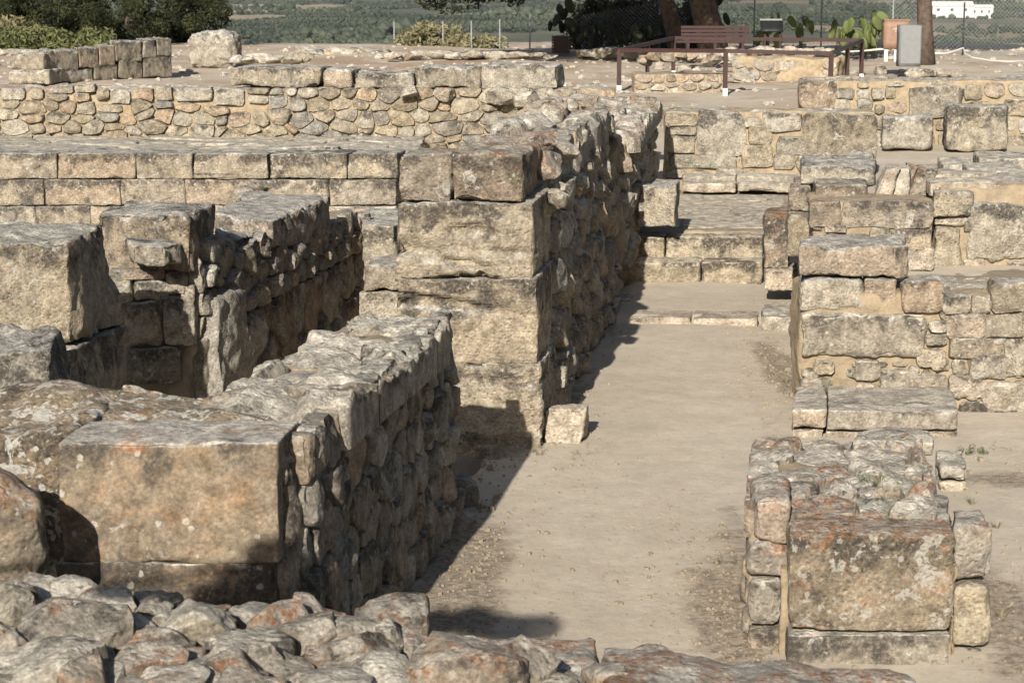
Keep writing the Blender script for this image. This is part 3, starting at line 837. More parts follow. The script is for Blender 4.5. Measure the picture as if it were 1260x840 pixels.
rubble(FW, fF, 0, -.75, 6.2, .35, .40, .52, [M['rubble'], M['greyblock'], M['rubble']], gap=.03, proud=.06, seed=24, tilt=.09, amp=.03, pv=.9, wv=.25, facets=2, round_=.11)
rubble(FW, fF, 0, .36, 6.2, 1.2, .27, .22, [M['rubble'], M['rubble'], M['greyblock']], gap=.02, proud=.055, seed=23, tilt=.10, amp=.03, pv=.9, wv=.3, top=tF, facets=2, round_=.12)
fFf = front(128, 17.7, 236, 17.7, 0)
core(FW, fFf, 0, -.8, fFf.hit(232, 380)[0], 1.02, .5, M['mortar_pale'], recess=.06)
fstones(FW, fFf, [(150, 330, 204, 343), (166, 345, 206, 368), (155, 370, 200, 424), (205, 332, 230, 362), (202, 364, 230, 424), (157, 428, 224, 470), (138, 330, 164, 372), (226, 350, 240, 425)], .09, [M['greyblock'], M['rubble']], seed=6, amp=.03, tilt=.12)
hexa('stone', [V(-2.85, 17.72, -.7), V(-2.56, 17.76, -.7), V(-2.36, 18.7, -.7), V(-2.7, 18.7, -.7), V(-2.85, 17.8, .70), V(-2.62, 17.86, .68), V(-2.46, 18.7, .66), V(-2.7, 18.7, .7)], M['rubble'], FW, r=.06, amp=.03, chip=.1, lump=.05, cell=.025)
pblock(FW, 405, 300, 437, 400, 23.2, .8, M['greyblock'], r=.05, amp=.02, lump=.03)
pblock(FW, 412, 277, 486, 348, 23.4, 1.6, M['greyblock'], r=.06, amp=.025, lump=.03, d2=23.1)
for px, py, d, s_ in ((400, 288, 22.6, .3), (415, 298, 22.8, .3), (392, 300, 22.0, .25), (378, 310, 21.6, .28), (300, 236, 22.5, .25), (320, 231, 22.8, .3), (398, 312, 22.0, .22), (424, 290, 23, .25)):
    rock('stone', at(px, py, d), (s_, s_, s_ * .7), M['rubble'], FW, rz=rng.uniform(-1, 1))
FP = thing('stone_block', 'two stacked ochre blocks in the gap left of the tall pier', 'block', (-1.75, 20.2, 0))
pblock(FP, 446, 324, 492, 358, 20.0, .6, M['ashlar'], r=.04, amp=.018)
pblock(FP, 442, 359, 492, 480, 20.02, .6, M['ochre'], r=.04, amp=.018)

# ================================================================== G: rear wall above the steps
G = thing('rubble_wall', 'rear wall of grey blocks and ochre rubble behind the flagstones', 'wall', (3.6, 28.4, .7))
dG = 28.4
fG = front(815, dG, 1078, dG - .15, .70)
ga = lambda px: fG.hit(px, 170)[0]
core(G, fG, 0, -.2, ga(1076), .93, .8, M['mortar'], lump=.02)
rx = fstones(G, fG, [(859, 137, 915, 190, M['greyblock']), (986, 139, 1076, 199, M['greyblock']), (820, 140, 858, 155), (820, 156, 857, 166), (820, 167, 856, 188), (824, 190, 906, 207), (916, 144, 937, 157), (938, 138, 985, 162, M['greyblock']), (920, 155, 950, 178, M['ochre']), (912, 178, 950, 207, M['ochre']), (956, 168, 990, 192, M['ochre']), (950, 190, 978, 208, M['ochre']), (980, 192, 1014, 210), (880, 206, 915, 214)], .06, [M['ochre'], M['ashlar']], seed=12, amp=.02)
rubble(G, fG, 0, 0, ga(1076), .9, .3, .2, [M['ochre']], gap=.05, proud=.035, rects=rx, seed=19, keep=.8)
rubble(G, fG, 0, 0, ga(1076), .9, .17, .12, [M['ochre'], M['plaster']], gap=.03, proud=.02, rects=rx, seed=119, keep=.5)
fGt = Face((fG.O[0], dG + .03, 1.61), (1, -.05, 0), (0, 1, 0))
rubble(G, fGt, 0, 0, ga(1076), .8, .6, .4, [M['topstone'], M['greyblock']], gap=.02, proud=.03, depth=.06, seed=20, tilt=.05, amp=.02)

G2 = thing('rubble_wall', 'low wall of grey stones at the right edge behind two loose squared blocks', 'wall', (5.8, 33, .75))
dG2 = 33.0
fG2 = front(983, dG2, 1330, dG2, .72)
g2 = lambda px: fG2.hit(px, 130)[0]
core(G2, fG2, 0, -.2, g2(1330), 1.08, .8, M['mortar'], lump=.02)
rx = fstones(G2, fG2, [(983, 101, 1028, 134, M['greyblock']), (1118, 107, 1185, 144, M['greyblock']), (1029, 108, 1052, 122), (1054, 110, 1070, 122), (1072, 109, 1088, 123), (1090, 108, 1102, 121), (1186, 105, 1208, 123, M['ochre']), (1025, 122, 1046, 135), (1054, 122, 1074, 134), (1235, 122, 1262, 143, M['greyblock']), (1253, 145, 1285, 165)], .06, [M['topstone'], M['rubble']], seed=15, amp=.02)
rubble(G2, fG2, 0, 0, g2(1330), 1.05, .34, .24, [M['rubble'], M['ochre'], M['topstone']], gap=.05, proud=.05, rects=rx, seed=29, keep=.9)
fG2t = Face((fG2.O[0], dG2 + .03, 1.79), (1, 0, 0), (0, 1, 0))
rubble(G2, fG2t, 0, 0, g2(1330), .8, .55, .4, [M['topstone'], M['greyblock']], gap=.02, proud=.04, depth=.06, seed=28, tilt=.06, amp=.02)
b = thing('stone_block', 'rounded pale block below the right rear wall, the left one of two', 'block', at(1116, 184, 32), 'loose blocks below the rear wall')
pblock(b, 1085, 144, 1147, 184, 32.0, .6, M['greyblock'], r=.12, amp=.03, lump=.03)
b = thing('stone_block', 'squarer pale block below the right rear wall, the right one of two', 'block', at(1203, 185, 31.8), 'loose blocks below the rear wall')
pblock(b, 1165, 131, 1241, 185, 31.8, .7, M['greyblock'], r=.07, amp=.03, lump=.03)

# ================================================================== R: right-hand structures
RW = thing('rubble_wall', 'right wall of stacked broad blocks and rubble facing the camera behind the low bench', 'wall', (3.6, 16.4, 0))
dR = 16.4
fR = front(984, dR, 1345, dR - .1, 0)
ra = lambda px: fR.hit(px, 450)[0]
core(RW, fR, .02, -.05, ra(1600), .98, .9, M['mortar'], lump=.03, amp=.02, recess=.02)
pblock(RW, 983, 303, 1116, 341, dR - .02, .75, M['ashlar'], r=.05, amp=.02, chip=.08, lump=.02)
pblock(RW, 983, 344, 1062, 383, dR - .03, .6, M['ashlar'], r=.06, amp=.02, chip=.06)
pblock(RW, 1063, 344, 1104, 381, dR - .01, .6, M['ashlar'], r=.04, amp=.02, chip=.06)
pblock(RW, 985, 386, 1141, 442, dR - .10, .6, M['slab'], r=.08, amp=.02, chip=.06, lump=.02)
rx = [fR.rect(975, 290, 1142, 443)]
rx += fstones(RW, fR, [(1110, 346, 1160, 383), (1160, 362, 1193, 387, M['greyblock']), (1196, 364, 1218, 386, M['slab']), (1220, 346, 1264, 384), (1165, 386, 1210, 416), (1209, 386, 1258, 414), (1143, 394, 1165, 408, M['slab']), (1138, 410, 1166, 424), (1167, 415, 1226, 440), (1192, 436, 1238, 466), (1236, 418, 1270, 462, M['ochre']), (1128, 430, 1162, 452, M['white']), (1166, 462, 1213, 488, M['plaster']), (1106, 474, 1164, 497, M['white']), (1082, 455, 1128, 484, M['slab']), (1124, 462, 1166, 478), (1210, 470, 1268, 507, M['topstone']), (1050, 442, 1084, 468, M['slab']), (1180, 495, 1212, 532), (1212, 503, 1258, 532), (1218, 532, 1248, 560, M['white']), (1250, 525, 1280, 566, M['white']), (1000, 443, 1026, 460), (1145, 440, 1168, 455)], .055, [M['ashlar'], M['ochre'], M['ashlar']], seed=16, amp=.02, tilt=.08, round_=.18)
rubble(RW, fR, ra(1290), 0, ra(1600), .95, .3, .2, [M['ochre'], M['ashlar'], M['rubble']], gap=.025, proud=.05, seed=337, tilt=.1)
rubble(RW, fR, .02, 0, ra(1290), .95, .24, .15, [M['ochre'], M['slab'], M['plaster']], gap=.05, proud=.04, rects=rx, seed=37, keep=.55, tilt=.1)
rubble(RW, fR, .02, 0, ra(1345), .93, .13, .09, [M['ochre'], M['slab'], M['rubble']], gap=.03, proud=.022, rects=rx[:1], seed=137, keep=.6, tilt=.1)
# earth fill of the terrace behind it
hexa('earth_fill', [V(2.55, 16.9, 0), V(6.4, 16.9, 0), V(6.4, 21, 0), V(2.75, 19.8, 0), V(2.55, 16.9, .97), V(6.4, 16.9, .95), V(6.4, 21, .60), V(2.75, 19.8, .60)], M['mortar_pale'], RW, r=.05, amp=.03, lump=.03, nmax=60)
fRt = Face((3.2, 16.5, .98), (1, 0, 0), (.1, 1, 0))
rubble(RW, fRt, 0, 0, 2.3, .7, .5, .35, [M['topstone'], M['slab']], gap=.04, proud=.03, seed=38, tilt=.06, amp=.02, keep=.8)

R2 = thing('rubble_wall', 'broken upper wall on the right with pinkish plaster and tilted slabs on top', 'wall', (3.6, 19.5, .8))
dR2 = 19.5
fR2 = front(996, dR2, 1150, dR2 - .1, .75)
r2 = lambda px: fR2.hit(px, 290)[0]
core(R2, fR2, 0, -.1, r2(1148), .62, .8, M['mortar'], lump=.03, recess=.02)
rx = fstones(R2, fR2, [(997, 248, 1034, 278, M['cap']), (1036, 248, 1148, 279, M['cap']), (1096, 282, 1146, 308), (1108, 304, 1148, 332, M['plaster']), (1070, 280, 1096, 300), (1014, 276, 1042, 286), (1040, 287, 1068, 300)], .05, M['ashlar'], seed=25, amp=.016)
rubble(R2, fR2, 0, .02, r2(1148), .6, .2, .13, [M['ochre'], M['plaster'], M['rubble']], gap=.04, proud=.02, rects=rx, seed=26, keep=.7)
pblock(R2, 1000, 226, 1068, 248, 20.0, .6, M['cap'], r=.05, amp=.025, lump=.02)
pblock(R2, 984, 203, 1078, 228, 20.9, 1.3, M['greyblock'], r=.06, amp=.025, lump=.03)
for x0, y0, x1, y1, d, m, sl in ((1076, 206, 1096, 246, 20.1, 'slab', .12), (1094, 208, 1116, 244, 20.2, 'slab', .05), (1116, 208, 1142, 244, 20.3, 'boulder', .12)):
    c = pcorners(x0, y0, x1, y1, d, .5)
    c = [p + (V(sl, .05, 0) if i > 3 else 0) for i, p in enumerate(c)]
    hexa('stone', c, M[m], R2, r=.03, amp=.02, chip=.06)
hexa('stone', [at(1118, 222, 20.6), at(1172, 232, 20.4), at(1172, 225, 21), at(1120, 215, 21), at(1118, 202, 20.6), at(1170, 222, 20.4), at(1160, 212, 21), at(1112, 198, 21)], M['boulder'], R2, r=.04, amp=.02)
# jamb blocks at the stair side
pblock(R2, 940, 264, 972, 332, 21.6, .7, M['cap'], r=.05, amp=.02, lump=.02)
pblock(R2, 970, 232, 997, 262, 20.6, .6, M['cap'], r=.05, amp=.02)
pblock(R2, 968, 263, 997, 316, 20.4, .7, M['ochre'], r=.05, amp=.02)
pblock(R2, 940, 333, 980, 358, 21.5, .7, M['plaster'], r=.04, amp=.02)
pblock(R2, 976, 225, 1000, 250, 22.0, .8, M['cap'], r=.05, amp=.02)

R3 = thing('rubble_wall', 'big grey weathered block and stones at the right edge, above the rubble facing', 'wall', (5.0, 19.8, .8))
dR3 = 19.8
fR3 = front(1148, dR3, 1345, dR3, .78)
core(R3, fR3, 0, -.1, 2.0, .72, 1.2, M['mortar'], lump=.03)
pblock(R3, 1192, 250, 1310, 321, dR3 - .06, .8, M['greyblock'], r=.06, amp=.02, chip=.08, lump=.02)
pblock(R3, 1148, 236, 1197, 268, dR3 - .1, .6, M['ashlar'], r=.04, amp=.02)
pblock(R3, 1150, 279, 1184, 331, dR3 - .08, .5, M['ochre'], r=.05, amp=.02)
pblock(R3, 1150, 269, 1192, 278, dR3 - .04, .5, M['ochre'], r=.02, amp=.015)
fR3t = Face((4.1, 19.85, 1.49), (1, 0, 0), (.1, 1, 0))
rubble(R3, fR3t, 0, 0, 2.0, 1.2, .7, .5, [M['slab'], M['flag'], M['topstone']], gap=.02, proud=.05, depth=.1, seed=39, tilt=.03, amp=.025, round_=.12, facets=1)
rubble(R3, fR3, 1.25, 0, 2.0, .7, .3, .22, [M['ochre'], M['rubble']], gap=.025, proud=.05, seed=338)
fstones(R3, fR3, [(1184, 318, 1212, 332), (1240, 322, 1262, 334), (1186, 270, 1194, 285)], .05, M['topstone'], seed=27)
for t in ((1192, 205, 1262, 222, 22.5), (1190, 222, 1330, 247, 21.0), (1160, 197, 1200, 212, 23.5), (1205, 190, 1320, 204, 25)):
    pblock(R3, t[0], t[1] + 6, t[2], t[3] + 8, t[4], 1.2, M['slab'], r=.04, amp=.02, lump=.02)

BN = thing('stone_bench', 'low two-tier stone bench with a grey slab top and pale base against the right wall', 'bench', (2.7, 15.6, 0))
pblock(BN, 975, 504, 1017, 527, 15.35, .95, M['slab'], name='bench_slab', r=.02, amp=.01, chip=.03)
pblock(BN, 1018, 505, 1179, 529, 15.32, .95, M['slab'], name='bench_slab', r=.02, amp=.01, chip=.03)
pblock(BN, 974, 528, 1015, 558, 15.40, .9, M['plaster'], name='bench_base', r=.03, amp=.012)
pblock(BN, 1016, 530, 1178, 562, 15.38, .9, M['plaster'], name='bench_base', r=.03, amp=.012)
b = thing('stone_block', 'small capped block beside the far end of the lichen-covered wall stub', 'block', (3.0, 13.9, 0))
pblock(b, 1156, 574, 1190, 592, 13.75, .5, M['slab'], name='cap_stone', r=.02, amp=.01)
pblock(b, 1154, 593, 1188, 618, 13.8, .45, M['white'], r=.03, amp=.015)
b = thing('stone_block', 'slab on a pale stone at the right edge of the path below the steps', 'block', gz(956, 412))
pblock(b, 936, 390, 974, 411, 20.1, .9, M['slab'], name='slab', r=.02, amp=.012)
pblock(b, 940, 411, 976, 426, 20.15, .6, M['white'], r=.05, amp=.02)
# ================================================================== H: right foreground stub
H = thing('rubble_wall', 'foreground wall stub at the right covered in orange lichen, a squared block on its end', 'wall', (1.9, 11, 0))
eH = V(.12, 1, 0)
pblock(H, 969, 657, 1173, 779, 10.2, .42, M['hblock'], r=.04, amp=.016, chip=.07, lump=.016, nmax=64, cell=.016, e=eH)
pblock(H, 966, 781, 1167, 905, 10.22, .5, M['slab'], r=.02, amp=.006, chip=.02, e=eH, nmax=40)
hexa('mortar_core', [V(1.26, 10.58, -.1), V(2.31, 10.58, -.1), V(2.52, 12.15, -.1), V(1.52, 12.25, -.1), V(1.28, 10.6, .69), V(2.29, 10.6, .69), V(2.5, 12.15, .69), V(1.54, 12.2, .69)], M['mortar'], H, r=.06, amp=.015, lump=.02, nmax=60)
for t in ((926, 612, 972, 672, 10.50, 'rusttop'), (922, 674, 968, 708, 10.48, 'rusttop'), (918, 712, 962, 772, 10.48, 'topstone'), (918, 776, 966, 832, 10.46, 'ochre'), (918, 836, 966, 900, 10.46, 'ochre'),
          (1173, 645, 1223, 716, 10.45, 'rusttop'), (1171, 722, 1219, 795, 10.4, 'ochre'), (1168, 799, 1216, 850, 10.4, 'ochre'), (1166, 852, 1216, 900, 10.4, 'ochre')):
    pblock(H, *t[:5], .45, M[t[5]], r=.06, amp=.02, chip=.05, lump=.02, e=eH)
pblock(H, 958, 700, 972, 900, 10.40, .3, M['mortar'], name='mortar_joint', r=.02)
pblock(H, 1164, 690, 1176, 900, 10.36, .3, M['mortar'], name='mortar_joint', r=.02)
fHt = Face((1.27, 10.60, .69), (1, 0, 0), (.14, 1, 0))
rubble(H, fHt, -.02, 0, 1.03, 1.65, .30, .26, [M['rusttop'], M['rusttop'], M['topstone'], M['slab']], gap=.012, proud=.06, depth=.12, seed=51, tilt=.1, amp=.03, pv=.45, wv=.35, round_=.12)
pblock(H, 1051, 542, 1152, 566, 12.1, .4, M['slab'], r=.04, amp=.015, chip=.05)
fHl = Face((1.53, 12.2, 0), (-.13, -1, 0), (0, 0, 1))
rubble(H, fHl, .02, 0, 1.58, .66, .3, .22, [M['rubble'], M['topstone']], gap=.03, proud=.05, seed=53)
fHr = Face((2.32, 10.5, 0), (.12, 1, 0), (0, 0, 1))
rubble(H, fHr, .02, 0, 1.62, .66, .3, .22, [M['rubble'], M['topstone']], gap=.03, proud=.04, seed=54)

# ================================================================== A: nearest wall across the bottom
A = thing('rubble_wall', 'nearest wall across the bottom, rough orange-stained stones bedded in sandy mortar', 'wall', (-.5, 7.5, 0))
hexa('mortar_core', [V(-2.8, 6.6, -.1), V(.6, 6.6, -.1), V(.6, 7.9, -.1), V(-2.8, 8.1, -.1), V(-2.8, 6.5, 1.13), V(.6, 6.5, .84), V(.58, 7.85, .84), V(-2.8, 8.0, 1.10)], M['mortar'], A, r=.08, amp=.02, lump=.03, nmax=70)
hexa('slab', [V(.36, 6.5, .5), V(1.70, 6.5, .5), V(1.62, 7.8, .5), V(.36, 7.85, .5), V(.36, 6.5, .98), V(1.72, 6.5, .86), V(1.58, 7.6, .885), V(.36, 7.8, .955)], M['rusttop'], A, r=.08, amp=.02, chip=.07, lump=.03, nmax=80, cell=.02)
hexa('slab', [V(-.38, 7.5, .5), V(.34, 7.5, .5), V(.34, 7.95, .5), V(-.38, 7.98, .5), V(-.38, 7.35, .95), V(.34, 7.35, .93), V(.34, 7.88, .945), V(-.38, 7.92, .965)], M['rusttop'], A, r=.06, amp=.02, chip=.06, lump=.02, nmax=70, cell=.018)
hexa('stone', [V(.36, 6.6, -.1), V(1.64, 6.6, -.1), V(1.56, 7.7, -.1), V(.36, 7.75, -.1), V(.36, 6.6, .49), V(1.64, 6.6, .49), V(1.56, 7.7, .49), V(.36, 7.75, .49)], M['topstone'], A)
fAt = Face((-2.75, 6.75, 1.17), (3.3, 0, -.265), (0, 1, .0))
rubble(A, fAt, 0, 0, 2.42, 1.22, .27, .22, [M['topstone'], M['rusttop'], M['boulder']], gap=.035, proud=.06, depth=.12, seed=71, tilt=.16, amp=.018, pv=.8, round_=.12, wv=.35)
rubble(A, fAt, 2.44, 0, 3.3, .7, .26, .22, [M['topstone'], M['rusttop'], M['boulder']], gap=.03, proud=.05, depth=.12, seed=72, tilt=.12, amp=.018, pv=.8, round_=.12, wv=.35)
kA = 7.4 / 8.9
for px, py, wd, ht, dp, d, m, rz, rx_ in (
    (78, 770, 165, 88, .55, 8.9, 'boulder', .55, .15), (60, 828, 160, 85, .45, 8.4, 'topstone', .3, .1), (148, 778, 100, 50, .35, 9.0, 'topstone', .2, .2),
    (178, 758, 60, 50, .3, 9.35, 'topstone', -.3, .0), (235, 772, 110, 82, .4, 9.1, 'topstone', .1, .1), (292, 812, 125, 60, .4, 8.7, 'slab', .05, .0),
    (200, 815, 95, 60, .4, 8.75, 'topstone', -.2, .1), (362, 780, 115, 62, .35, 9.15, 'boulder', .1, .05), (445, 800, 110, 72, .36, 9.0, 'boulder', .35, .1),
    (480, 785, 50, 55, .25, 9.2, 'topstone', .6, .0), (565, 826, 180, 90, .5, 8.6, 'boulder', -.1, .1), (640, 822, 75, 85, .4, 8.7, 'boulder', -.7, .1),
    (240, 850, 150, 65, .5, 8.35, 'topstone', .2, .1), (400, 850, 130, 55, .4, 8.4, 'topstone', .1, .1), (20, 748, 70, 70, .3, 9.1, 'ochre', .4, 0),
    (90, 738, 70, 60, .3, 9.5, 'topstone', .8, .2), (15, 795, 70, 60, .3, 8.7, 'rusttop', .4, 0), (130, 840, 90, 55, .3, 8.4, 'topstone', .9, 0), (320, 850, 90, 50, .3, 8.3, 'rusttop', .3, 0)):
    d *= kA
    c = at(px, py, d)
    k = d / F
    rock('stone', c - V(0, 0, ht * k * .1), (wd * k * 1.12, dp * kA, ht * k * 1.2), M[m], A, rz=rz, rx=rx_, n=12, rough=.2, boxy=.52)
bo = thing('boulder', 'large rounded orange-stained boulder at the left edge in the foreground', 'boulder', (-2.3, 8.7, .9))
hexa('rock', [at(-150, 760, 8.45), at(62, 770, 8.45), at(76, 765, 8.95), at(-150, 750, 9.0), at(-150, 575, 8.45), at(40, 590, 8.45), at(52, 566, 8.95), at(-150, 545, 9.0)], M['boulder'], bo, r=.30, amp=.02, chip=.08, lump=.045, cell=.02, nmax=60, seed=515)

# ================================================================== loose stones
def loose(name, label, px, py, d, dims, mat, cat='stone', rz=0, group=None, boxy=.5, n=5, rough=.28):
    c = at(px, py, d)
    t = rock(name, c, dims, M[mat], None, rz=rz, boxy=boxy, n=n, rough=rough)
    return tag(t, label, cat, group)
wb = thing('stone_block', 'small whitish broken block on the path by the foot of the pier', 'block', gz(692, 547))
pblock(wb, 669, 502, 719, 549, 15.2, .24, M['white'], r=.04, amp=.025, chip=.06, warp=.02)
loose('stone', 'rounded stone fallen at the far foot of the near left wall, the larger one', 563, 612, 13.5, (.34, .4, .34), 'rubble', n=8, group=None)
loose('stone', 'smooth stone at the foot of the near left wall towards the camera', 556, 645, 12.9, (.3, .4, .3), 'rubble', rz=.5, n=8)
lb = thing('boulder', 'lone rounded boulder on the far terrace beside the dark pine', 'boulder', at(258, 80, 58))
hexa('rock', pcorners(229, 43, 288, 85, 58, 1.0), M['greyblock'], lb, r=.55, amp=.05, chip=.12, lump=.08, warp=.06, cell=.06)
# far low block wall at the top left
L1 = thing('ashlar_wall', 'far grey wall of two block courses standing at an angle before the pine', 'wall', at(120, 100, 51))
def dl(px): return 48.5 + (px - 50) / 160 * 4.5
for a, b, y0, y1, z0, z1 in ((50, 115, 87, 103, 84, 101), (115, 145, 79, 101, 78, 99), (145, 176, 75, 98, 74, 97), (176, 212, 71, 96, 68, 92),
                     (55, 97, 64, 88, 62, 87), (97, 122, 60, 85, 59, 83), (122, 142, 57, 82, 56, 79), (142, 175, 53, 77, 51, 74), (175, 193, 49, 73, 48, 71), (193, 212, 47, 70, 47, 68)):
    pblock(L1, a + .4, min(y0, z0), b - .4, max(y1, z1) - 1, dl(a), .9, M['greyblock'], d2=dl(b), r=.04, amp=.03, chip=.08, e=V(-.35, .9, 0), dtop=.0)
pblock(L1, 13, 66, 54, 87, 48.4, .8, M['ashlar'], r=.05, amp=.03, chip=.08)
pblock(L1, 10, 86, 60, 104, 48.3, 1.0, M['ashlar'], r=.05, amp=.03, chip=.08)
# low rubble lines on the far terrace
def lowline(label, x0, x1, y, d, n, sz, mat, seed):
    g = np.random.default_rng(seed)
    t = thing('stone_row', label, 'stones', at((x0 + x1) / 2, y, d))
    for i in range(n):
        px = x0 + (x1 - x0) * (i + .5) / n + g.uniform(-2, 2)
        s = sz * g.uniform(.7, 1.4)
        rock('stone', at(px, y + g.uniform(-2, 1), d + g.uniform(-.8, .8)), (s * 1.5, s, s * .55), M[pick(mat, g)], t, rz=g.uniform(-.4, .4), n=3, boxy=.55)
lowline('broken row of grey blocks along the back of the terrace, left of the bin', 375, 470, 66, 66, 12, .6, ['greyblock', 'topstone'], 1)
lowline('low line of stones behind the grey slabs in the middle distance', 480, 680, 69, 62, 22, .5, ['topstone', 'slab'], 2)
lowline('low pale rocks at the foot of the dark cactus clump', 715, 790, 66, 63, 10, .6, ['topstone', 'slab'], 3)
lowline('knee-high grey stones along the left end of the terrace', -10, 40, 66, 66, 7, .7, ['topstone', 'ochre'], 4)
lowline('scatter of reddish stones in front of the cabinets', 1128, 1175, 91, 50, 8, .4, ['rusttop', 'topstone'], 5)
for px, label in ((1083, 'small grey rock standing left of the grey cabinet foot'),):
    loose('stone', label, px, 87, 51, (.42, .4, .28), 'greyblock')
lowline('row of flat blocks on the terrace between the boulder and the slab row', 290, 372, 74, 56, 9, .5, ['topstone', 'slab'], 6)

# enclosure of low rubble inside the railing
EN = thing('rubble_wall', 'low crumbling rubble walls inside the red railing', 'wall', at(830, 112, 46.8))
fEn = front(777, 47.3, 890, 47.3, .62)
core(EN, fEn, 0, -.1, 2.1, .55, 1.0, M['mortar_pale'])
rubble(EN, fEn, 0, 0, 2.1, .55, .3, .18, [M['rusttop'], M['ochre'], M['plaster']], gap=.03, proud=.06, seed=61)
for i in range(12):
    px = 795 + i * 9
    rock('stone', at(px, 70 + rng.uniform(-3, 6), 48 + rng.uniform(0, 2)), (.5, .5, .3), M[['rusttop', 'ochre', 'topstone'][i % 3]], EN, rz=rng.uniform(-1, 1), n=4)
fEn2 = front(895, 52.5, 1022, 51.5, .6)
core(EN, fEn2, 0, -.1, 2.7, .72, 1.2, M['mortar'], lump=.08, amp=.05)
rubble(EN, fEn2, 0, .15, 2.7, .7, .6, .3, [M['ochre'], M['plaster'], M['rusttop']], gap=.03, proud=.05, seed=62, keep=.75)
for i in range(11):
    rock('stone', at(900 + i * 12, 63 + rng.uniform(-2, 2), 53), (.5, .5, .25), M[['plaster', 'topstone'][i % 2]], EN, rz=rng.uniform(-1, 1), n=4)

# ================================================================== red railing
RL = thing('railing', 'dark red tubular railing with white-painted feet around the low rubble walls', 'railing', at(893, 116, 46.3))
def rpost(px, top, foot, d):
    a, b = at(px, top, d), at(px, foot, d)
    bar('post', (a[0], d, b[2] + .15), (a[0], d, a[2]), .1, .1, M['railpaint'], RL)
    bar('painted_foot', (a[0], d, b[2] - .1), (a[0], d, b[2] + .148), .105, .105, M['whitepaint'], RL)
    return V(a[0], d, a[2])
q1 = rpost(762, 62, 113, 47.5); q2 = rpost(893, 63, 117, 46.3); q3 = rpost(1023, 66, 119, 46.0)
q4 = rpost(1043, 58, 108, 49.5); q5 = rpost(1061, 50, 98, 53.0); q6 = rpost(797, 56, 106, 51.0); q7 = rpost(829, 47, 94, 54.5)
for p, q in ((q1, q2), (q2, q3), (q3, q5), (q7, q5), (q1, q7)):
    bar('rail', p, q, .075, .09, M['railpaint'], RL)

# ================================================================== terrace furniture
BE = thing('park_bench', 'dark red slatted bench behind the red railing under the pine', 'bench', at(878, 62, 57))
def slat(x0, y0, x1, y1, d):
    a, b = at(x0, y0, d), at(x1, y1, d)
    box('slat', (a[0], d, b[2]), (b[0], d + .04, a[2]), M['railpaint'], BE)
for y in (32, 36.5, 41): slat(838, y, 922, y + 3.4, 57.5)
for y in (45.5, 50): slat(832, y, 918, y + 3, 57.0)
for px in (845, 878, 912):
    a, b = at(px, 32, 57.55), at(px, 64, 57.55)
    box('leg', (a[0] - .04, 57.0, b[2]), (a[0] + .04, 57.49, at(px, 52, 57.5)[2]), M['railpaint'], BE)
    box('back_support', (a[0] - .04, 57.55, b[2]), (a[0] + .04, 57.62, a[2]), M['railpaint'], BE)
BI = thing('waste_bin', 'square bin of dark red wooden slats at the edge of the terrace', 'bin', at(690, 66, 64))
a, b = at(680.5, 44, 64), at(700, 66, 64)
for i in range(6):
    z = b[2] + (a[2] - b[2]) * (i + .12) / 6
    box('slat', (a[0], 64, z), (b[0], 64.03, z + (a[2] - b[2]) / 6 * .76), M['railpaint'], BI)
    box('slat', (b[0] + .003, 64, z), (b[0] + .033, 64.5, z + (a[2] - b[2]) / 6 * .76), M['railpaint'], BI)
    box('slat', (a[0] - .033, 64, z), (a[0] - .003, 64.5, z + (a[2] - b[2]) / 6 * .76), M['railpaint'], BI)
box('liner', (a[0] + .02, 64.05, b[2]), (b[0] - .02, 64.48, a[2] - .02), M['darkmetal'], BI)
k = rock('litter', V((a[0] + b[0]) / 2, 64.25, a[2] + .02), (.3, .3, .12), M['whitepaint'], BI)
IP = thing('information_panel', 'tilted dark reading panel on two legs beside the bench', 'panel', at(950, 62, 58))
a, b = at(937, 26, 58), at(964, 40, 58)
hexa('board', [V(a[0], 58, b[2]), V(b[0], 58, b[2]), V(b[0], 58.35, a[2] - .05), V(a[0], 58.35, a[2] - .05), V(a[0], 57.98, b[2] + .05), V(b[0], 57.98, b[2] + .05), V(b[0], 58.33, a[2]), V(a[0], 58.33, a[2])], M['darkmetal'], IP, r=.01, amp=0, chip=.001, cell=.2)
box('edge_strip', (a[0], 58.34, a[2] + .003), (b[0], 58.37, a[2] + .05), M['post'], IP)
for px in (941, 960):
    c = at(px, 45, 58.15)
    box('leg', (c[0] - .03, 58.12, .6), (c[0] + .03, 58.18, b[2] + .1), M['railpaint'], IP)
CB = thing('utility_cabinet', 'rust-tan metal cabinet raised on short legs with a pale scrawl', 'cabinet', at(1101, 75, 53))
a, b = at(1088.5, 26, 53), at(1118, 60.5, 53)
box('cabinet_body', (a[0], 53, b[2]), (b[0], 53.4, a[2]), M['tanmetal'], CB, bev=.012)
box('lid', (a[0] - .015, 52.98, a[2] + .003), (b[0] + .015, 53.42, a[2] + .035), M['tanmetal'], CB)
for px in (1091, 1103, 1114):
    c0, c1 = at(px, 60.5, 53), at(px, 76, 53)
    box('leg', (c0[0] - .045, 53.05, c1[2]), (c0[0] + .045, 53.12, c0[2] - .002), M['whitepaint'], CB)
g = [at(x_, y_, 52.985) for x_, y_ in ((1099, 37), (1103, 35), (1101, 40), (1106, 37), (1105, 41), (1108, 38), (1107, 42))]
tube('scrawl', g, .012, M['whitepaint'], CB, 5)
GC = thing('utility_cabinet', 'plain grey metal cabinet standing beside the tan one', 'cabinet', at(1124, 81, 51))
a, b = at(1108, 31, 51), at(1133, 81, 51)
box('cabinet_body', (a[0], 51, b[2] - .03), (b[0], 51.45, a[2]), M['greymetal'], GC, bev=.012)
box('door', (a[0] + .03, 50.985, b[2] + .05), (b[0] - .03, 50.998, a[2] - .03), M['greymetal'], GC)

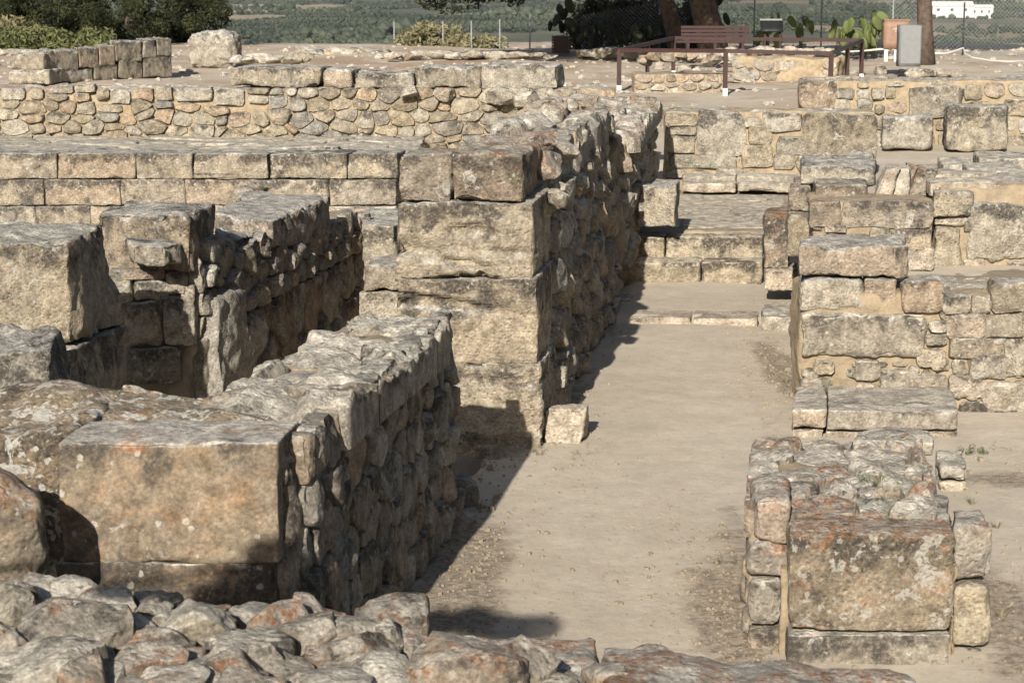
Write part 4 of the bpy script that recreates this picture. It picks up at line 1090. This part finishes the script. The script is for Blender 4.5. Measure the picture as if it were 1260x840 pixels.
# ================================================================== fence
FN = thing('wire_fence', 'chain-link fence on slim metal posts along the terrace edge', 'fence', at(1010, 62, 66))
line = [(485, 45, 61, 74), (545, 32, 62, 72), (580, 30, 62, 71), (615, 24, 63, 70), (652, 18, 64, 69), (715, 18, 64, 68), (750, 12, 64, 67.5), (812, 0, 64, 67), (870, -8, 64, 66.5), (929, -12, 64, 66), (1012, -15, 64, 65.5), (1100, -15, 66, 65), (1187, 3, 70, 64), (1275, -6, 72, 63)]
tops = []
for i, (px, t, f, d) in enumerate(line):
    a, b = at(px, t, d), at(px, f, d)
    zt = max(a[2], b[2] + 1.0)
    tube('fence_post', [(a[0], d, min(b[2], .6) - .3), (a[0], d, zt)], .026, M['darkpost' if px in (715, 750, 1187) else 'post'], FN, 8)
    tops.append(V(a[0], d, zt))
vs, fs = [], []
def wire(p, q, r=.0038):
    t = unit(q - p); a_ = unit(np.cross(t, V(0, 1, 0))) * r; b_ = V(0, 1, 0) * r
    i = len(vs)
    vs.extend([p + a_, p + b_ - a_ * .5, p - b_ - a_ * .5, q + a_, q + b_ - a_ * .5, q - b_ - a_ * .5])
    fs.extend([(i, i+1, i+4, i+3), (i+1, i+2, i+5, i+4), (i+2, i, i+3, i+5)])
for p, q in zip(tops[5:], tops[6:]):
    L = np.linalg.norm(q - p)
    hgt = 1.75
    for sgn in (1, -1):
        s0 = -hgt
        while s0 < L:
            # a 45-degree strand clipped to the bay
            u0, u1 = max(0, s0), min(L, s0 + hgt)
            if u1 > u0 + .02:
                v0, v1 = (u0 - s0), (u1 - s0)
                if sgn < 0: v0, v1 = hgt - v0, hgt - v1
                f0 = lambda u: p + (q - p) * (u / L)
                A0, B0 = f0(u0), f0(u1)
                wire(V(A0[0], A0[1], p[2] * (1-u0/L) + q[2] * u0/L - hgt + v0 - .03), V(B0[0], B0[1], p[2] * (1-u1/L) + q[2] * u1/L - hgt + v1 - .03))
            s0 += .13
mesh_obj('wire_mesh', vs, fs, M['wire'], FN, smooth=False, kind='stuff')
hs = [(960, 62, 62), (985, 61, 61.5), (1015, 62, 61), (1040, 64, 60.5), (1062, 63, 60), (1090, 60, 59)]
tag(tube('hose', [at(*h) for h in hs], .03, M['hose'], None, 6, origin=at(1020, 62, 61)), 'thin white hose lying along the ground left of the tan cabinet', 'hose')
hs = [(1140, 66, 58), (1165, 66, 58.5), (1178, 62, 59), (1185, 59, 59.2), (1187, 66, 59.3), (1196, 71, 59.5), (1220, 75, 60), (1240, 76, 60.5), (1275, 75, 61)]
tag(tube('hose', [at(*h) for h in hs], .03, M['hose'], None, 6, origin=at(1187, 66, 59.3)), 'white hose looping down from a pole at the right edge', 'hose')

# ================================================================== vegetation
def leaves(centres, radii, n, size, g, flat=.8, shape=4, squash=.7):
    """n small leaf faces scattered through clumps"""
    centres, radii = np.array(centres), np.array(radii)
    pr = radii ** 2.2
    ci = g.choice(len(centres), n, p=pr / pr.sum())
    d = g.normal(size=(n, 3))
    d /= np.linalg.norm(d, axis=1)[:, None]
    rr = g.uniform(.35, 1.0, n) ** .5
    p = centres[ci] + d * (radii[ci] * rr)[:, None] * np.array([1, 1, squash])
    nn = d * .6 + g.normal(size=(n, 3)) * .6
    nn /= np.linalg.norm(nn, axis=1)[:, None]
    t = np.cross(nn, g.normal(size=(n, 3)))
    t /= np.linalg.norm(t, axis=1)[:, None]
    b = np.cross(nn, t)
    s = size * g.uniform(.6, 1.4, n)[:, None]
    v = np.stack([p - t * s, p + b * s * flat * .5, p + t * s, p - b * s * flat * .5], 1).reshape(-1, 3)
    f = np.arange(4 * n).reshape(-1, 4)
    return v, f
def crown_clumps(c, R_, n, g, r0, r1):
    d = g.normal(size=(n, 3))
    d /= np.linalg.norm(d, axis=1)[:, None]
    p = np.array(c) + d * np.array(R_) * (g.uniform(.25, 1, n) ** .5)[:, None]
    return p, g.uniform(r0, r1, n)
def tree(name, label, cat, base, trunk, tr, c, R_, ncl, nl, size, mat, seed, r0=.5, r1=1.1, group=None, extra=None, limbs=7):
    g = np.random.default_rng(seed)
    t = thing(name, label, cat, base, group)
    tube('trunk', trunk, tr, M['bark'], t, 12)
    p, r = crown_clumps(c, R_, ncl, g, r0, r1)
    if extra is not None:
        p = np.vstack([p, extra[0]]); r = np.concatenate([r, extra[1]])
    for i in range(limbs):
        q = p[int(g.integers(len(p)))]
        s = np.array(trunk[-1]); m = (s + q) / 2 + V(0, 0, .3)
        tube('limb', [s - V(0, 0, .3), m, q], [tr[-1] * .55, tr[-1] * .32, .02], M['bark'], t, 6)
    v, f = leaves(p, r, nl, size, g)
    mesh_obj('crown', v, f, M[mat], t, smooth=False)
    return t
# big dark pine, top left
b0 = at(150, 62, 76)
g5 = np.random.default_rng(5)
ex = [at(px, py, d) for px, py, d in ((20, 18, 73), (60, 28, 72), (95, 34, 74), (130, 30, 72), (165, 38, 73), (195, 34, 73), (225, 22, 74), (248, 8, 74), (40, 8, 72), (110, 14, 71), (160, 12, 71), (205, 10, 72), (240, -8, 73), (10, -5, 72), *[(g5.uniform(-40, 272), g5.uniform(-22, 34), g5.uniform(71.5, 79)) for _ in range(120)], *[(g5.uniform(150, 250), g5.uniform(20, 60), g5.uniform(77, 80)) for _ in range(40)], *[(g5.uniform(-30, 150), g5.uniform(28, 46), g5.uniform(74, 80)) for _ in range(40)], (180, 46, 77), (215, 42, 77), (230, 34, 76), (238, 24, 76), (205, 50, 80), (235, 45, 80), (215, 46, 78), (225, 55, 79), (200, 58, 79), (150, 50, 80), (120, 48, 80), (100, 50, 81), (235, 62, 80), (215, 64, 80))]
tree('pine_tree', 'broad dark pine with low spreading boughs at the top left', 'tree', V(b0[0], 78, .3), [V(b0[0], 78, .2), V(b0[0] + .1, 78, 2.5), V(b0[0] + .2, 77.5, 5)], [.42, .33, .22], (b0[0], 77, 6.3), (4.6, 4.2, 2.4), 200, 150000, .06, 'pine', 71, r0=.3, r1=.62, extra=(np.array(ex), np.array([.46] * len(ex))), limbs=22)
# pines whose trunks show at the top right
def trunk_pts(px0, py0, px1, py1, d, up=4.5):
    a, b = at(px0, py0, d), at(px1, py1, d)
    dv = (b - a) / (b[2] - a[2])
    return [a - V(0, 0, .3), a + dv * .7, b + dv * .4, b + dv * up * .55 + V(.1, 0, 0), b + dv * up * .5 + V(.15, 0, up * .5)]
tp = trunk_pts(880, 62, 862, -5, 62)
tree('pine_tree', 'leaning pine trunk rising behind the dark red bench', 'tree', tp[0], tp, [.5, .42, .36, .3, .2], V(6.5, 56.5, 6.6), (4.2, 3.6, 1.5), 80, 18000, .14, 'pine', 72)
tp = trunk_pts(836, 62, 818, -5, 64)
ex = [at(px, py, d) for px, py, d in (*[(g5.uniform(512, 645), g5.uniform(-40, -8), g5.uniform(59, 61.5)) for _ in range(46)], *[(g5.uniform(600, 640), g5.uniform(-10, 0), 60.5) for _ in range(6)], (526, 2, 60), (536, 6, 60.1), (550, 8, 60), (566, 7, 60), (580, 2, 60), (545, -6, 60), (592, -2, 60.5), (612, -14, 61), (565, -14, 60), (520, -12, 60))]
tree('pine_tree', 'slender pinkish pine trunk beside the dark cactus clump', 'tree', tp[0], tp, [.32, .27, .24, .2, .14], V(1.6, 55.5, 6.6), (5.6, 4.6, 1.6), 130, 52000, .08, 'pine', 73, extra=(np.array(ex), np.array([.34] * len(ex))))
tp = trunk_pts(1139, 66, 1137, -5, 58)
tree('pine_tree', 'straight thick pine trunk behind the two cabinets', 'tree', tp[0], tp, [.30, .22, .21, .2, .15], tp[-1] + V(0, 0, 1.6), (3.2, 3.2, 1.5), 50, 10000, .2, 'pine', 74)
def bush(name, label, px0, px1, py0, py1, d, mat, n, size, seed, dep=1.0, ncl=26, r=.35):
    g = np.random.default_rng(seed)
    t = thing(name, label, 'bush', at((px0 + px1) / 2, py1, d))
    P = [at(g.uniform(px0, px1), py1 - (py1 - py0) * g.uniform(0, 1) ** 1.3 * (1 - .6 * abs(g.uniform(-1, 1)) ** 2), d + g.uniform(-dep, dep)) for _ in range(ncl)]
    v, f = leaves(P, np.full(ncl, r) * g.uniform(.6, 1.3, ncl), n, size, g, flat=.6)
    mesh_obj('foliage', v, f, M[mat], t, smooth=False)
    for i in range(5):
        tube('stem', [t.location, (np.array(t.location) + P[i]) / 2 + V(0, 0, .1), P[i]], [.03, .02, .008], M['bark'], t, 5)
    return t
bush('bush', 'green shrubs growing under the dark pine at the left', -10, 130, 40, 62, 68, 'shrub', 9000, .1, 81, ncl=60, r=.42)
bush('bush', 'dry brownish scrub below the pine boughs at the far left edge', -10, 60, 25, 45, 72, 'drybush', 2500, .12, 82)
bush('bush', 'pale dry bush by the fence posts left of the bin', 498, 570, 34, 60, 73, 'drybush', 5000, .1, 83, ncl=40, r=.4)
bush('bush', 'second thinner dry bush nearer the bin, low and straw coloured', 572, 612, 48, 61, 72, 'drybush', 1500, .1, 84)
bush('bush', 'shrub coloured dark for shade, standing behind the slatted bin', 705, 860, -6, 60, 69, 'cactusshade', 16000, .1, 85, ncl=120, r=.5)
def cactus(label, pads, d, mat, seed):
    g = np.random.default_rng(seed)
    t = thing('prickly_pear', label, 'cactus', at(sum(p[0] for p in pads) / len(pads), max(p[1] for p in pads), d))
    for px, py, s in pads:
        c = at(px, py, d + g.uniform(-.6, .6))
        rz, ry = g.uniform(-1.5, 1.5), g.uniform(-.9, .9)
        n = 10
        vs, fs = [], []
        w_, h_, th = s * .32, s * .55, .025
        for sd in (-1, 0, 1):
            for i in range(n):
                q = 2 * math.pi * i / n
                k_ = 1.0 if sd == 0 else .78
                X_, Z_ = math.cos(q) * w_ * k_ * (1 + .15 * math.sin(q)), math.sin(q) * h_ * k_
                Y_ = sd * th
                X2, Z2 = X_ * math.cos(ry) - Z_ * math.sin(ry), X_ * math.sin(ry) + Z_ * math.cos(ry)
                vs.append(c + V(X2 * math.cos(rz) - Y_ * math.sin(rz), X2 * math.sin(rz) + Y_ * math.cos(rz), Z2))
        for r_ in range(2):
            for i in range(n): fs.append((r_*n + i, r_*n + (i+1) % n, (r_+1)*n + (i+1) % n, (r_+1)*n + i))
        fs.append(tuple(range(n))[::-1]); fs.append(tuple(2*n + i for i in range(n)))
        mesh_obj('pad', vs, fs, M[mat], t)
    return t
gq = np.random.default_rng(4)
def grow(bases, top, n, s0, s1):
    """pads stacked on pads: (px, py, size)"""
    out = [(x_, y_, gq.uniform(s0, s1), gq.uniform(-.5, .5)) for x_, y_ in bases]
    while len(out) < n:
        x_, y_, s_, a_ = out[int(gq.integers(len(out)))]
        a2 = a_ * .5 + gq.uniform(-1.1, 1.1)
        s2 = gq.uniform(s0, s1)
        st = (s_ + s2) * .42 * 40
        y2 = y_ - math.cos(a2) * st
        if y2 > top: out.append((x_ + math.sin(a2) * st, y2, s2, a2))
    return [o[:3] for o in out]
cactus('bright green prickly pear left of the tan cabinet', grow([(1050, 60), (1062, 62), (1074, 60), (1040, 58)], 20, 34, .32, .5), 62, 'cactus', 1)
cactus('green prickly pear half hidden behind the reading panel', grow([(935, 62), (955, 64), (975, 62)], 22, 26, .3, .46), 64, 'cactus', 2)
cactus('shade-darkened prickly pear clump between the bin and the bench', grow([(740, 62), (765, 62), (785, 64), (805, 62), (825, 62)], -4, 90, .32, .55), 66, 'cactusshade', 3)
# small weeds
def weed(label, px, py, z, s, n, seed):
    g = np.random.default_rng(seed)
    c = gz(px, py, z)
    P = c + g.normal(size=(9, 3)) * V(s, s * .6, s * .25) + V(0, 0, s * .3)
    v, f = leaves(P, np.full(9, s * .35), n, s * .13, g, flat=.5)
    for q in range(2):
        o_ = c + V(0, 0, -.005)
        i = len(v)
    st = [[c + V(0, 0, -.01), c + V(.004, 0, -.01), p] for p in P]
    v = np.vstack([v] + [np.array(k) for k in st])
    f = [tuple(k) for k in f] + [(i + 3 * k, i + 3 * k + 1, i + 3 * k + 2) for k in range(len(st))]
    tag(mesh_obj('weed', v, f, M['weed'], None, smooth=False, origin=c), label, 'weed')
weed('green weed tuft at the foot of the right rubble wall by the bench', 1203, 560, 0, .09, 260, 1)
weed('dark weeds in shadow at the foot of the tall pier', 575, 548, 0, .2, 500, 2)
weed('tiny flat weed on the path left of the orange-lichen wall stub', 889, 694, 0, .07, 130, 3)
weed('little green tuft growing from the mortared rubble wall', 286, 163, 1.3, .1, 130, 4)
weed('grey-green weed among the stones on top of the wall stub', 1075, 592, .95, .08, 160, 5)

for i, (px, py, z, s_) in enumerate(((1228, 553, 0, .06), (930, 590, 0, .05), (716, 560, 0, .05), (690, 470, 0, .06), (1012, 395, 0, .05))):
    weed(('pale weed at the foot of the right rubble wall, near the frame edge', 'weed at the left foot of the lichen-covered stub, far corner', 'weed sprig beside the small whitish block', 'weed in the shade at the foot of the tall rubble wall', 'dry sprig below the broad smooth block of the right wall')[i], px, py, z, s_, 90, 20 + i)
TUFT = ['dry grass tuft just in front of the small whitish block', 'dry grass tuft behind the small whitish block', 'dry grass tuft by the kerb slabs of the tall rubble wall',
        'dry grass tuft in the dark soil below the step slab at the right', 'dry grass tuft at the left end of the low bench', 'dry grass tuft beside the lichen-covered stub, at its middle',
        'dry grass tuft left of the nearest side stones of the lichen-covered stub', 'dry grass tuft right of the stub, the farther of two there', 'dry grass tuft right of the stub, the nearer of two there',
        'dry grass tuft in shade by the fallen stones of the near left wall', 'dry grass tuft beside the small capped block', 'dry grass tuft at the right corner of the pier foot']
for i, (px, py) in enumerate(((664, 560), (712, 500), (742, 415), (968, 470), (992, 560), (935, 640), (912, 700), (1226, 650), (1232, 760), (590, 625), (1196, 620), (655, 556))):
    g = np.random.default_rng(60 + i)
    c = gz(px, py, 0)
    v_, f_ = [], []
    for k in range(26):
        q = g.uniform(0, 6.283)
        d_ = V(math.cos(q), math.sin(q), 0)
        n_ = V(-math.sin(q), math.cos(q), 0) * .0022
        h_ = g.uniform(.03, .085)
        p0 = c + d_ * g.uniform(0, .022) - V(0, 0, .012)
        p1 = p0 + d_ * h_ * g.uniform(.1, .4) + V(0, 0, h_ * .65)
        p2 = p1 + d_ * h_ * g.uniform(.2, .7) + V(0, 0, h_ * .35)
        j = len(v_)
        v_ += [c - V(0, 0, .012), p0 - n_, p0 + n_, p1 - n_ * .8, p1 + n_ * .8, p2]
        f_ += [(j, j + 1, j + 2), (j + 1, j + 2, j + 4, j + 3), (j + 3, j + 4, j + 5)]
    tag(mesh_obj('grass_tuft', v_, f_, M['drybush'], None, smooth=False, origin=c, kind=None), TUFT[i], 'grass tuft', 'dry grass tufts along the wall feet')
# gravel gathered along the feet of the walls
def gravel(n, seed, zones, size):
    g = np.random.default_rng(seed)
    q, fq_ = lattice(1, 1, 1)
    t = q * 2 - 1
    vs, fs = [], []
    for px, py, sx_, sy_, share in zones:
        c = gz(px, py)
        for _ in range(int(n * share)):
            p = c + g.normal(size=3) * V(sx_, sy_, 0)
            s = min(size * 3.2, size * math.exp(g.normal(0, .55)))
            i = len(vs)
            vs.extend(list(t * s * g.uniform(.5, 1.2, (8, 3)) + V(p[0], p[1], s * .4 + float(height(p[:1], p[1:2])[0]))))
            fs.extend([tuple(i + k for k in f_) for f_ in fq_])
    mesh_obj('gravel', vs, fs, M['mortar_pale'], None, smooth=False, kind='stuff')
gravel(5200, 6, [(900, 770, .28, 1.3, .25), (955, 455, .25, 1.8, .2), (575, 556, .4, .25, .1), (705, 470, .15, 2.2, .14), (1235, 740, .3, 1.8, .14), (590, 680, .25, 1.2, .14), (700, 640, 1.0, 3.5, .012)], .0045)
gravel(230, 16, [(915, 740, .12, 1.2, .15), (962, 450, .14, 1.8, .15), (575, 552, .4, .12, .15), (690, 490, .10, 1.6, .14), (750, 395, .12, 1.5, .1), (1228, 720, .12, 1.5, .08), (580, 640, .12, 1.0, .13), (1215, 572, .3, .15, .1)], .009)
# olive tree added out of view, bough shaped to shade path and block
g_ = np.random.default_rng(12)
bough = []
for q in np.linspace(0, 1, 11):
    c_ = gz(470 + 185 * q, 768, 0)
    bough.append(c_ - np.array(dirv) * ((c_[1] - 3.0) / dirv[1]) + g_.normal(size=3) * .03)
for px_, py_ in ((268, 742), (300, 722), (330, 730), (345, 760), (310, 760), (285, 765)):
    c_ = at(px_, py_, 9.08)
    bough.append(c_ - np.array(dirv) * ((c_[1] - 3.0) / dirv[1]))
OT = thing('added_olive_tree', 'olive tree added out of view, its bough shaped to shade the path and near block', 'tree', V(-6.2, 2.4, 0))
tube('trunk', [V(-6.2, 2.4, -.3), V(-6.1, 2.5, 1.2), V(-6.3, 2.6, 2.6), V(-6.2, 2.7, 3.6)], [.22, .17, .13, .08], M['bark'], OT, 10)
tube('bough', [V(-6.3, 2.6, 2.6), V(-4.6, 2.9, 3.55)] + [b for b in bough[:11:3]], [.06, .022, .014, .012, .010, .007], M['bark'], OT, 6)
v_, f_ = leaves(np.array(bough), np.full(len(bough), .14), 7500, .034, g_, flat=.5)
mesh_obj('shade_bough_leaves', v_, f_, M['olive'], OT, smooth=False)
p_, r_ = crown_clumps((-6.6, 2.4, 4.0), (.8, .9, .7), 30, g_, .2, .4)
v_, f_ = leaves(p_, r_, 6000, .05, g_, flat=.4)
mesh_obj('crown', v_, f_, M['olive'], OT, smooth=False)
def scatter(n, seed):
    """small broken stones lying about on the far terrace"""
    g = np.random.default_rng(seed)
    q, fq_ = lattice(2, 2, 2)
    t = q - 1
    t = t / np.linalg.norm(t, axis=1)[:, None]
    vs, fs = [], []
    for _ in range(n):
        y_ = g.uniform(34, 73)
        x_ = g.uniform(-.27, .27) * y_
        if -.1 * y_ * 0 + x_ > .02 * y_ and 41 < y_ < 47 and g.random() < .8: continue
        s_ = min(.13, .05 * math.exp(g.normal(0, .55)))
        i = len(vs)
        z_ = float(height(np.array([x_]), np.array([y_]))[0])
        vs.extend(list(t * s_ * g.uniform(.6, 1.3, (len(t), 1)) * V(1.3, 1, .75) + V(x_, y_, z_ + s_ * .25)))
        fs.extend([tuple(i + k for k in f_) for f_ in fq_])
    mesh_obj('scattered_stones', vs, fs, M['topstone'], None, smooth=False, kind='stuff')
scatter(1500, 9)

# ================================================================== the plain below: olive groves and farm buildings
def land(px, py):
    """where a line of sight meets the plain"""
    r = ray(px, py)
    for q in np.geomspace(400, 9000, 700):
        p = V(0, 0, CH) + r * (q / r[1])
        if p[2] < height(p[:1], p[1:2])[0]: return p
    return p
FIELDS = []
M['fieldsoil'] = simple('bare_field_soil', (.33, .265, .18), .95, .35, 0, .02)
for px0, px1, py0, py1 in ((268, 352, 19, 26), (355, 420, 5, 13), (985, 1062, 33, 42), (1062, 1085, 46, 50), (1145, 1195, 41, 52), (1215, 1262, -4, 4), (300, 380, -8, -3)):
    pa, pb = land((px0 + px1) / 2, py1), land((px0 + px1) / 2, py0)
    fx, fy, fry = pa[0] * .5 + pb[0] * .5, (pa[1] + pb[1]) / 2, (pb[1] - pa[1]) / 2
    frx = (px1 - px0) / 2 * fy / F
    FIELDS.append((fx, fy, frx, fry))
    q = np.linspace(0, 2 * math.pi, 40, endpoint=False)
    k_ = 1 + .22 * vnoise(np.column_stack([np.cos(q) * 2, np.sin(q) * 2, 0 * q + px0]), 5)
    vs_, fs_ = [], []
    for sc in (.02, .35, .7, 1.0):
        xx_, yy_ = fx + np.cos(q) * frx * k_ * sc, fy + np.sin(q) * fry * k_ * sc
        vs_.append(np.column_stack([xx_, yy_, height(xx_, yy_) + .9]))
    for r_ in range(3):
        for i in range(40): fs_.append((r_*40 + i, (r_+1)*40 + i, (r_+1)*40 + (i+1) % 40, r_*40 + (i+1) % 40))
    fs_.append(tuple(range(40)))
    mesh_obj('field', np.vstack(vs_), fs_, M['fieldsoil'], None, kind='structure')
def groves(n, seed):
    g = np.random.default_rng(seed)
    import itertools
    ph = (1 + 5 ** .5) / 2
    iv = np.array([(-1, ph, 0), (1, ph, 0), (-1, -ph, 0), (1, -ph, 0), (0, -1, ph), (0, 1, ph), (0, -1, -ph), (0, 1, -ph), (ph, 0, -1), (ph, 0, 1), (-ph, 0, -1), (-ph, 0, 1)]) / 1.9
    fi = np.array([(0,11,5),(0,5,1),(0,1,7),(0,7,10),(0,10,11),(1,5,9),(5,11,4),(11,10,2),(10,7,6),(7,1,8),(3,9,4),(3,4,2),(3,2,6),(3,6,8),(3,8,9),(4,9,5),(2,4,11),(6,2,10),(8,6,7),(9,8,1)])
    yy = np.exp(g.uniform(math.log(900), math.log(5200), n))
    xx = yy * g.uniform(-.36, .36, n)
    # clear some fields, plant others in rows
    fld = vnoise(np.column_stack([xx * .006, yy * .0028, 0 * xx]), 31)
    keep = (fld > -.24) & (vnoise(np.column_stack([xx * .03, yy * .012, 0 * xx]), 77) > -.55)
    xx, yy, fld = xx[keep], yy[keep], fld[keep]
    row = fld > .38
    xx = np.where(row, np.round(xx / 9) * 9 + g.normal(0, .8, len(xx)), xx)
    yy = np.where(row, np.round(yy / 16) * 16 + g.normal(0, .8, len(yy)), yy)
    r = np.exp(g.normal(.95, .33, len(xx))) * np.where(fld < -.15, 1.45, 1)
    r = np.where(row, np.minimum(r, 2.6), r) * np.where(np.abs(vnoise(np.column_stack([xx * .004, yy * .0022, 0 * xx]), 55)) < .05, 1.9, 1)
    zb = height(xx, yy)
    for fx, fy, frx, fry in FIELDS:
        r = np.where(((xx - fx) / frx) ** 2 + ((yy - fy) / fry) ** 2 < 1.1, 0, r)
    ok = r > 0
    xx, yy, zb, r = xx[ok], yy[ok], zb[ok], r[ok]
    c = np.column_stack([xx, yy, zb + r * .75])
    v = c[:, None, :] + iv[None] * (r[:, None, None] * g.uniform(.7, 1.3, (len(xx), 12, 1))) * np.array([1, 1, .85])
    f = (fi[None] + (np.arange(len(xx)) * 12)[:, None, None]).reshape(-1, 3)
    mesh_obj('olive_groves', v.reshape(-1, 3), f, M['olive'], None, smooth=False, kind='stuff')
groves(60000, 3)
def farm(label, px0, px1, py0, py1, d, roof=.25, nwin=6):
    a, b = at(px0, py0, d), at(px1, py1, d)
    z0 = b[2] - 6
    t = thing('farm_building', label, 'building', V((a[0] + b[0]) / 2, d, z0))
    dep = (b[0] - a[0]) * .45
    zt = a[2] - (a[2] - b[2]) * roof
    box('wall', (a[0], d, z0), (b[0], d + dep, zt), M['roofwhite'], t)
    mx = (a[0] + b[0]) / 2
    o = 1.0
    v = [V(a[0]-o, d-o, zt+.05), V(b[0]+o, d-o, zt+.05), V(b[0]+o, d+dep+o, zt+.05), V(a[0]-o, d+dep+o, zt+.05), V(a[0]-o, d+dep/2, a[2]), V(b[0]+o, d+dep/2, a[2])]
    mesh_obj('roof', v, [(0,1,5,4), (2,3,4,5), (0,4,3), (1,2,5), (0,3,2,1)], M['roofwhite'], t, smooth=False)
    w_ = (b[0] - a[0]) / nwin
    for i in range(nwin):
        x0 = a[0] + w_ * (i + .3)
        box('window', (x0, d - .12, b[2] + (zt - b[2]) * .35), (x0 + w_ * .22, d - .02, b[2] + (zt - b[2]) * .7), M['windowdark'], t)
    return t
farm('long white shed on the plain at the top right', 1148, 1198, 2, 17, 3050, .4, 3)
farm('smaller white house beside the long shed on the plain', 1196, 1222, 6, 20, 3080, .25, 3)

# ================================================================== haze over the plain
hz = box('haze', (-9000, -120, -110), (9000, 15500, 1100), None, None)
hz['kind'] = 'stuff'
hm = bpy.data.materials.new('haze_air')
hm.use_nodes = True
for n_ in list(hm.node_tree.nodes):
    if n_.type == 'BSDF_PRINCIPLED': hm.node_tree.nodes.remove(n_)
pv = hm.node_tree.nodes.new('ShaderNodeVolumePrincipled')
pv.inputs['Color'].default_value = (.80, .87, .95, 1)
pv.inputs['Density'].default_value = 0.000015
hm.node_tree.links.new(pv.outputs[0], [n_ for n_ in hm.node_tree.nodes if n_.type == 'OUTPUT_MATERIAL'][0].inputs['Volume'])
hz.data.materials.append(hm)
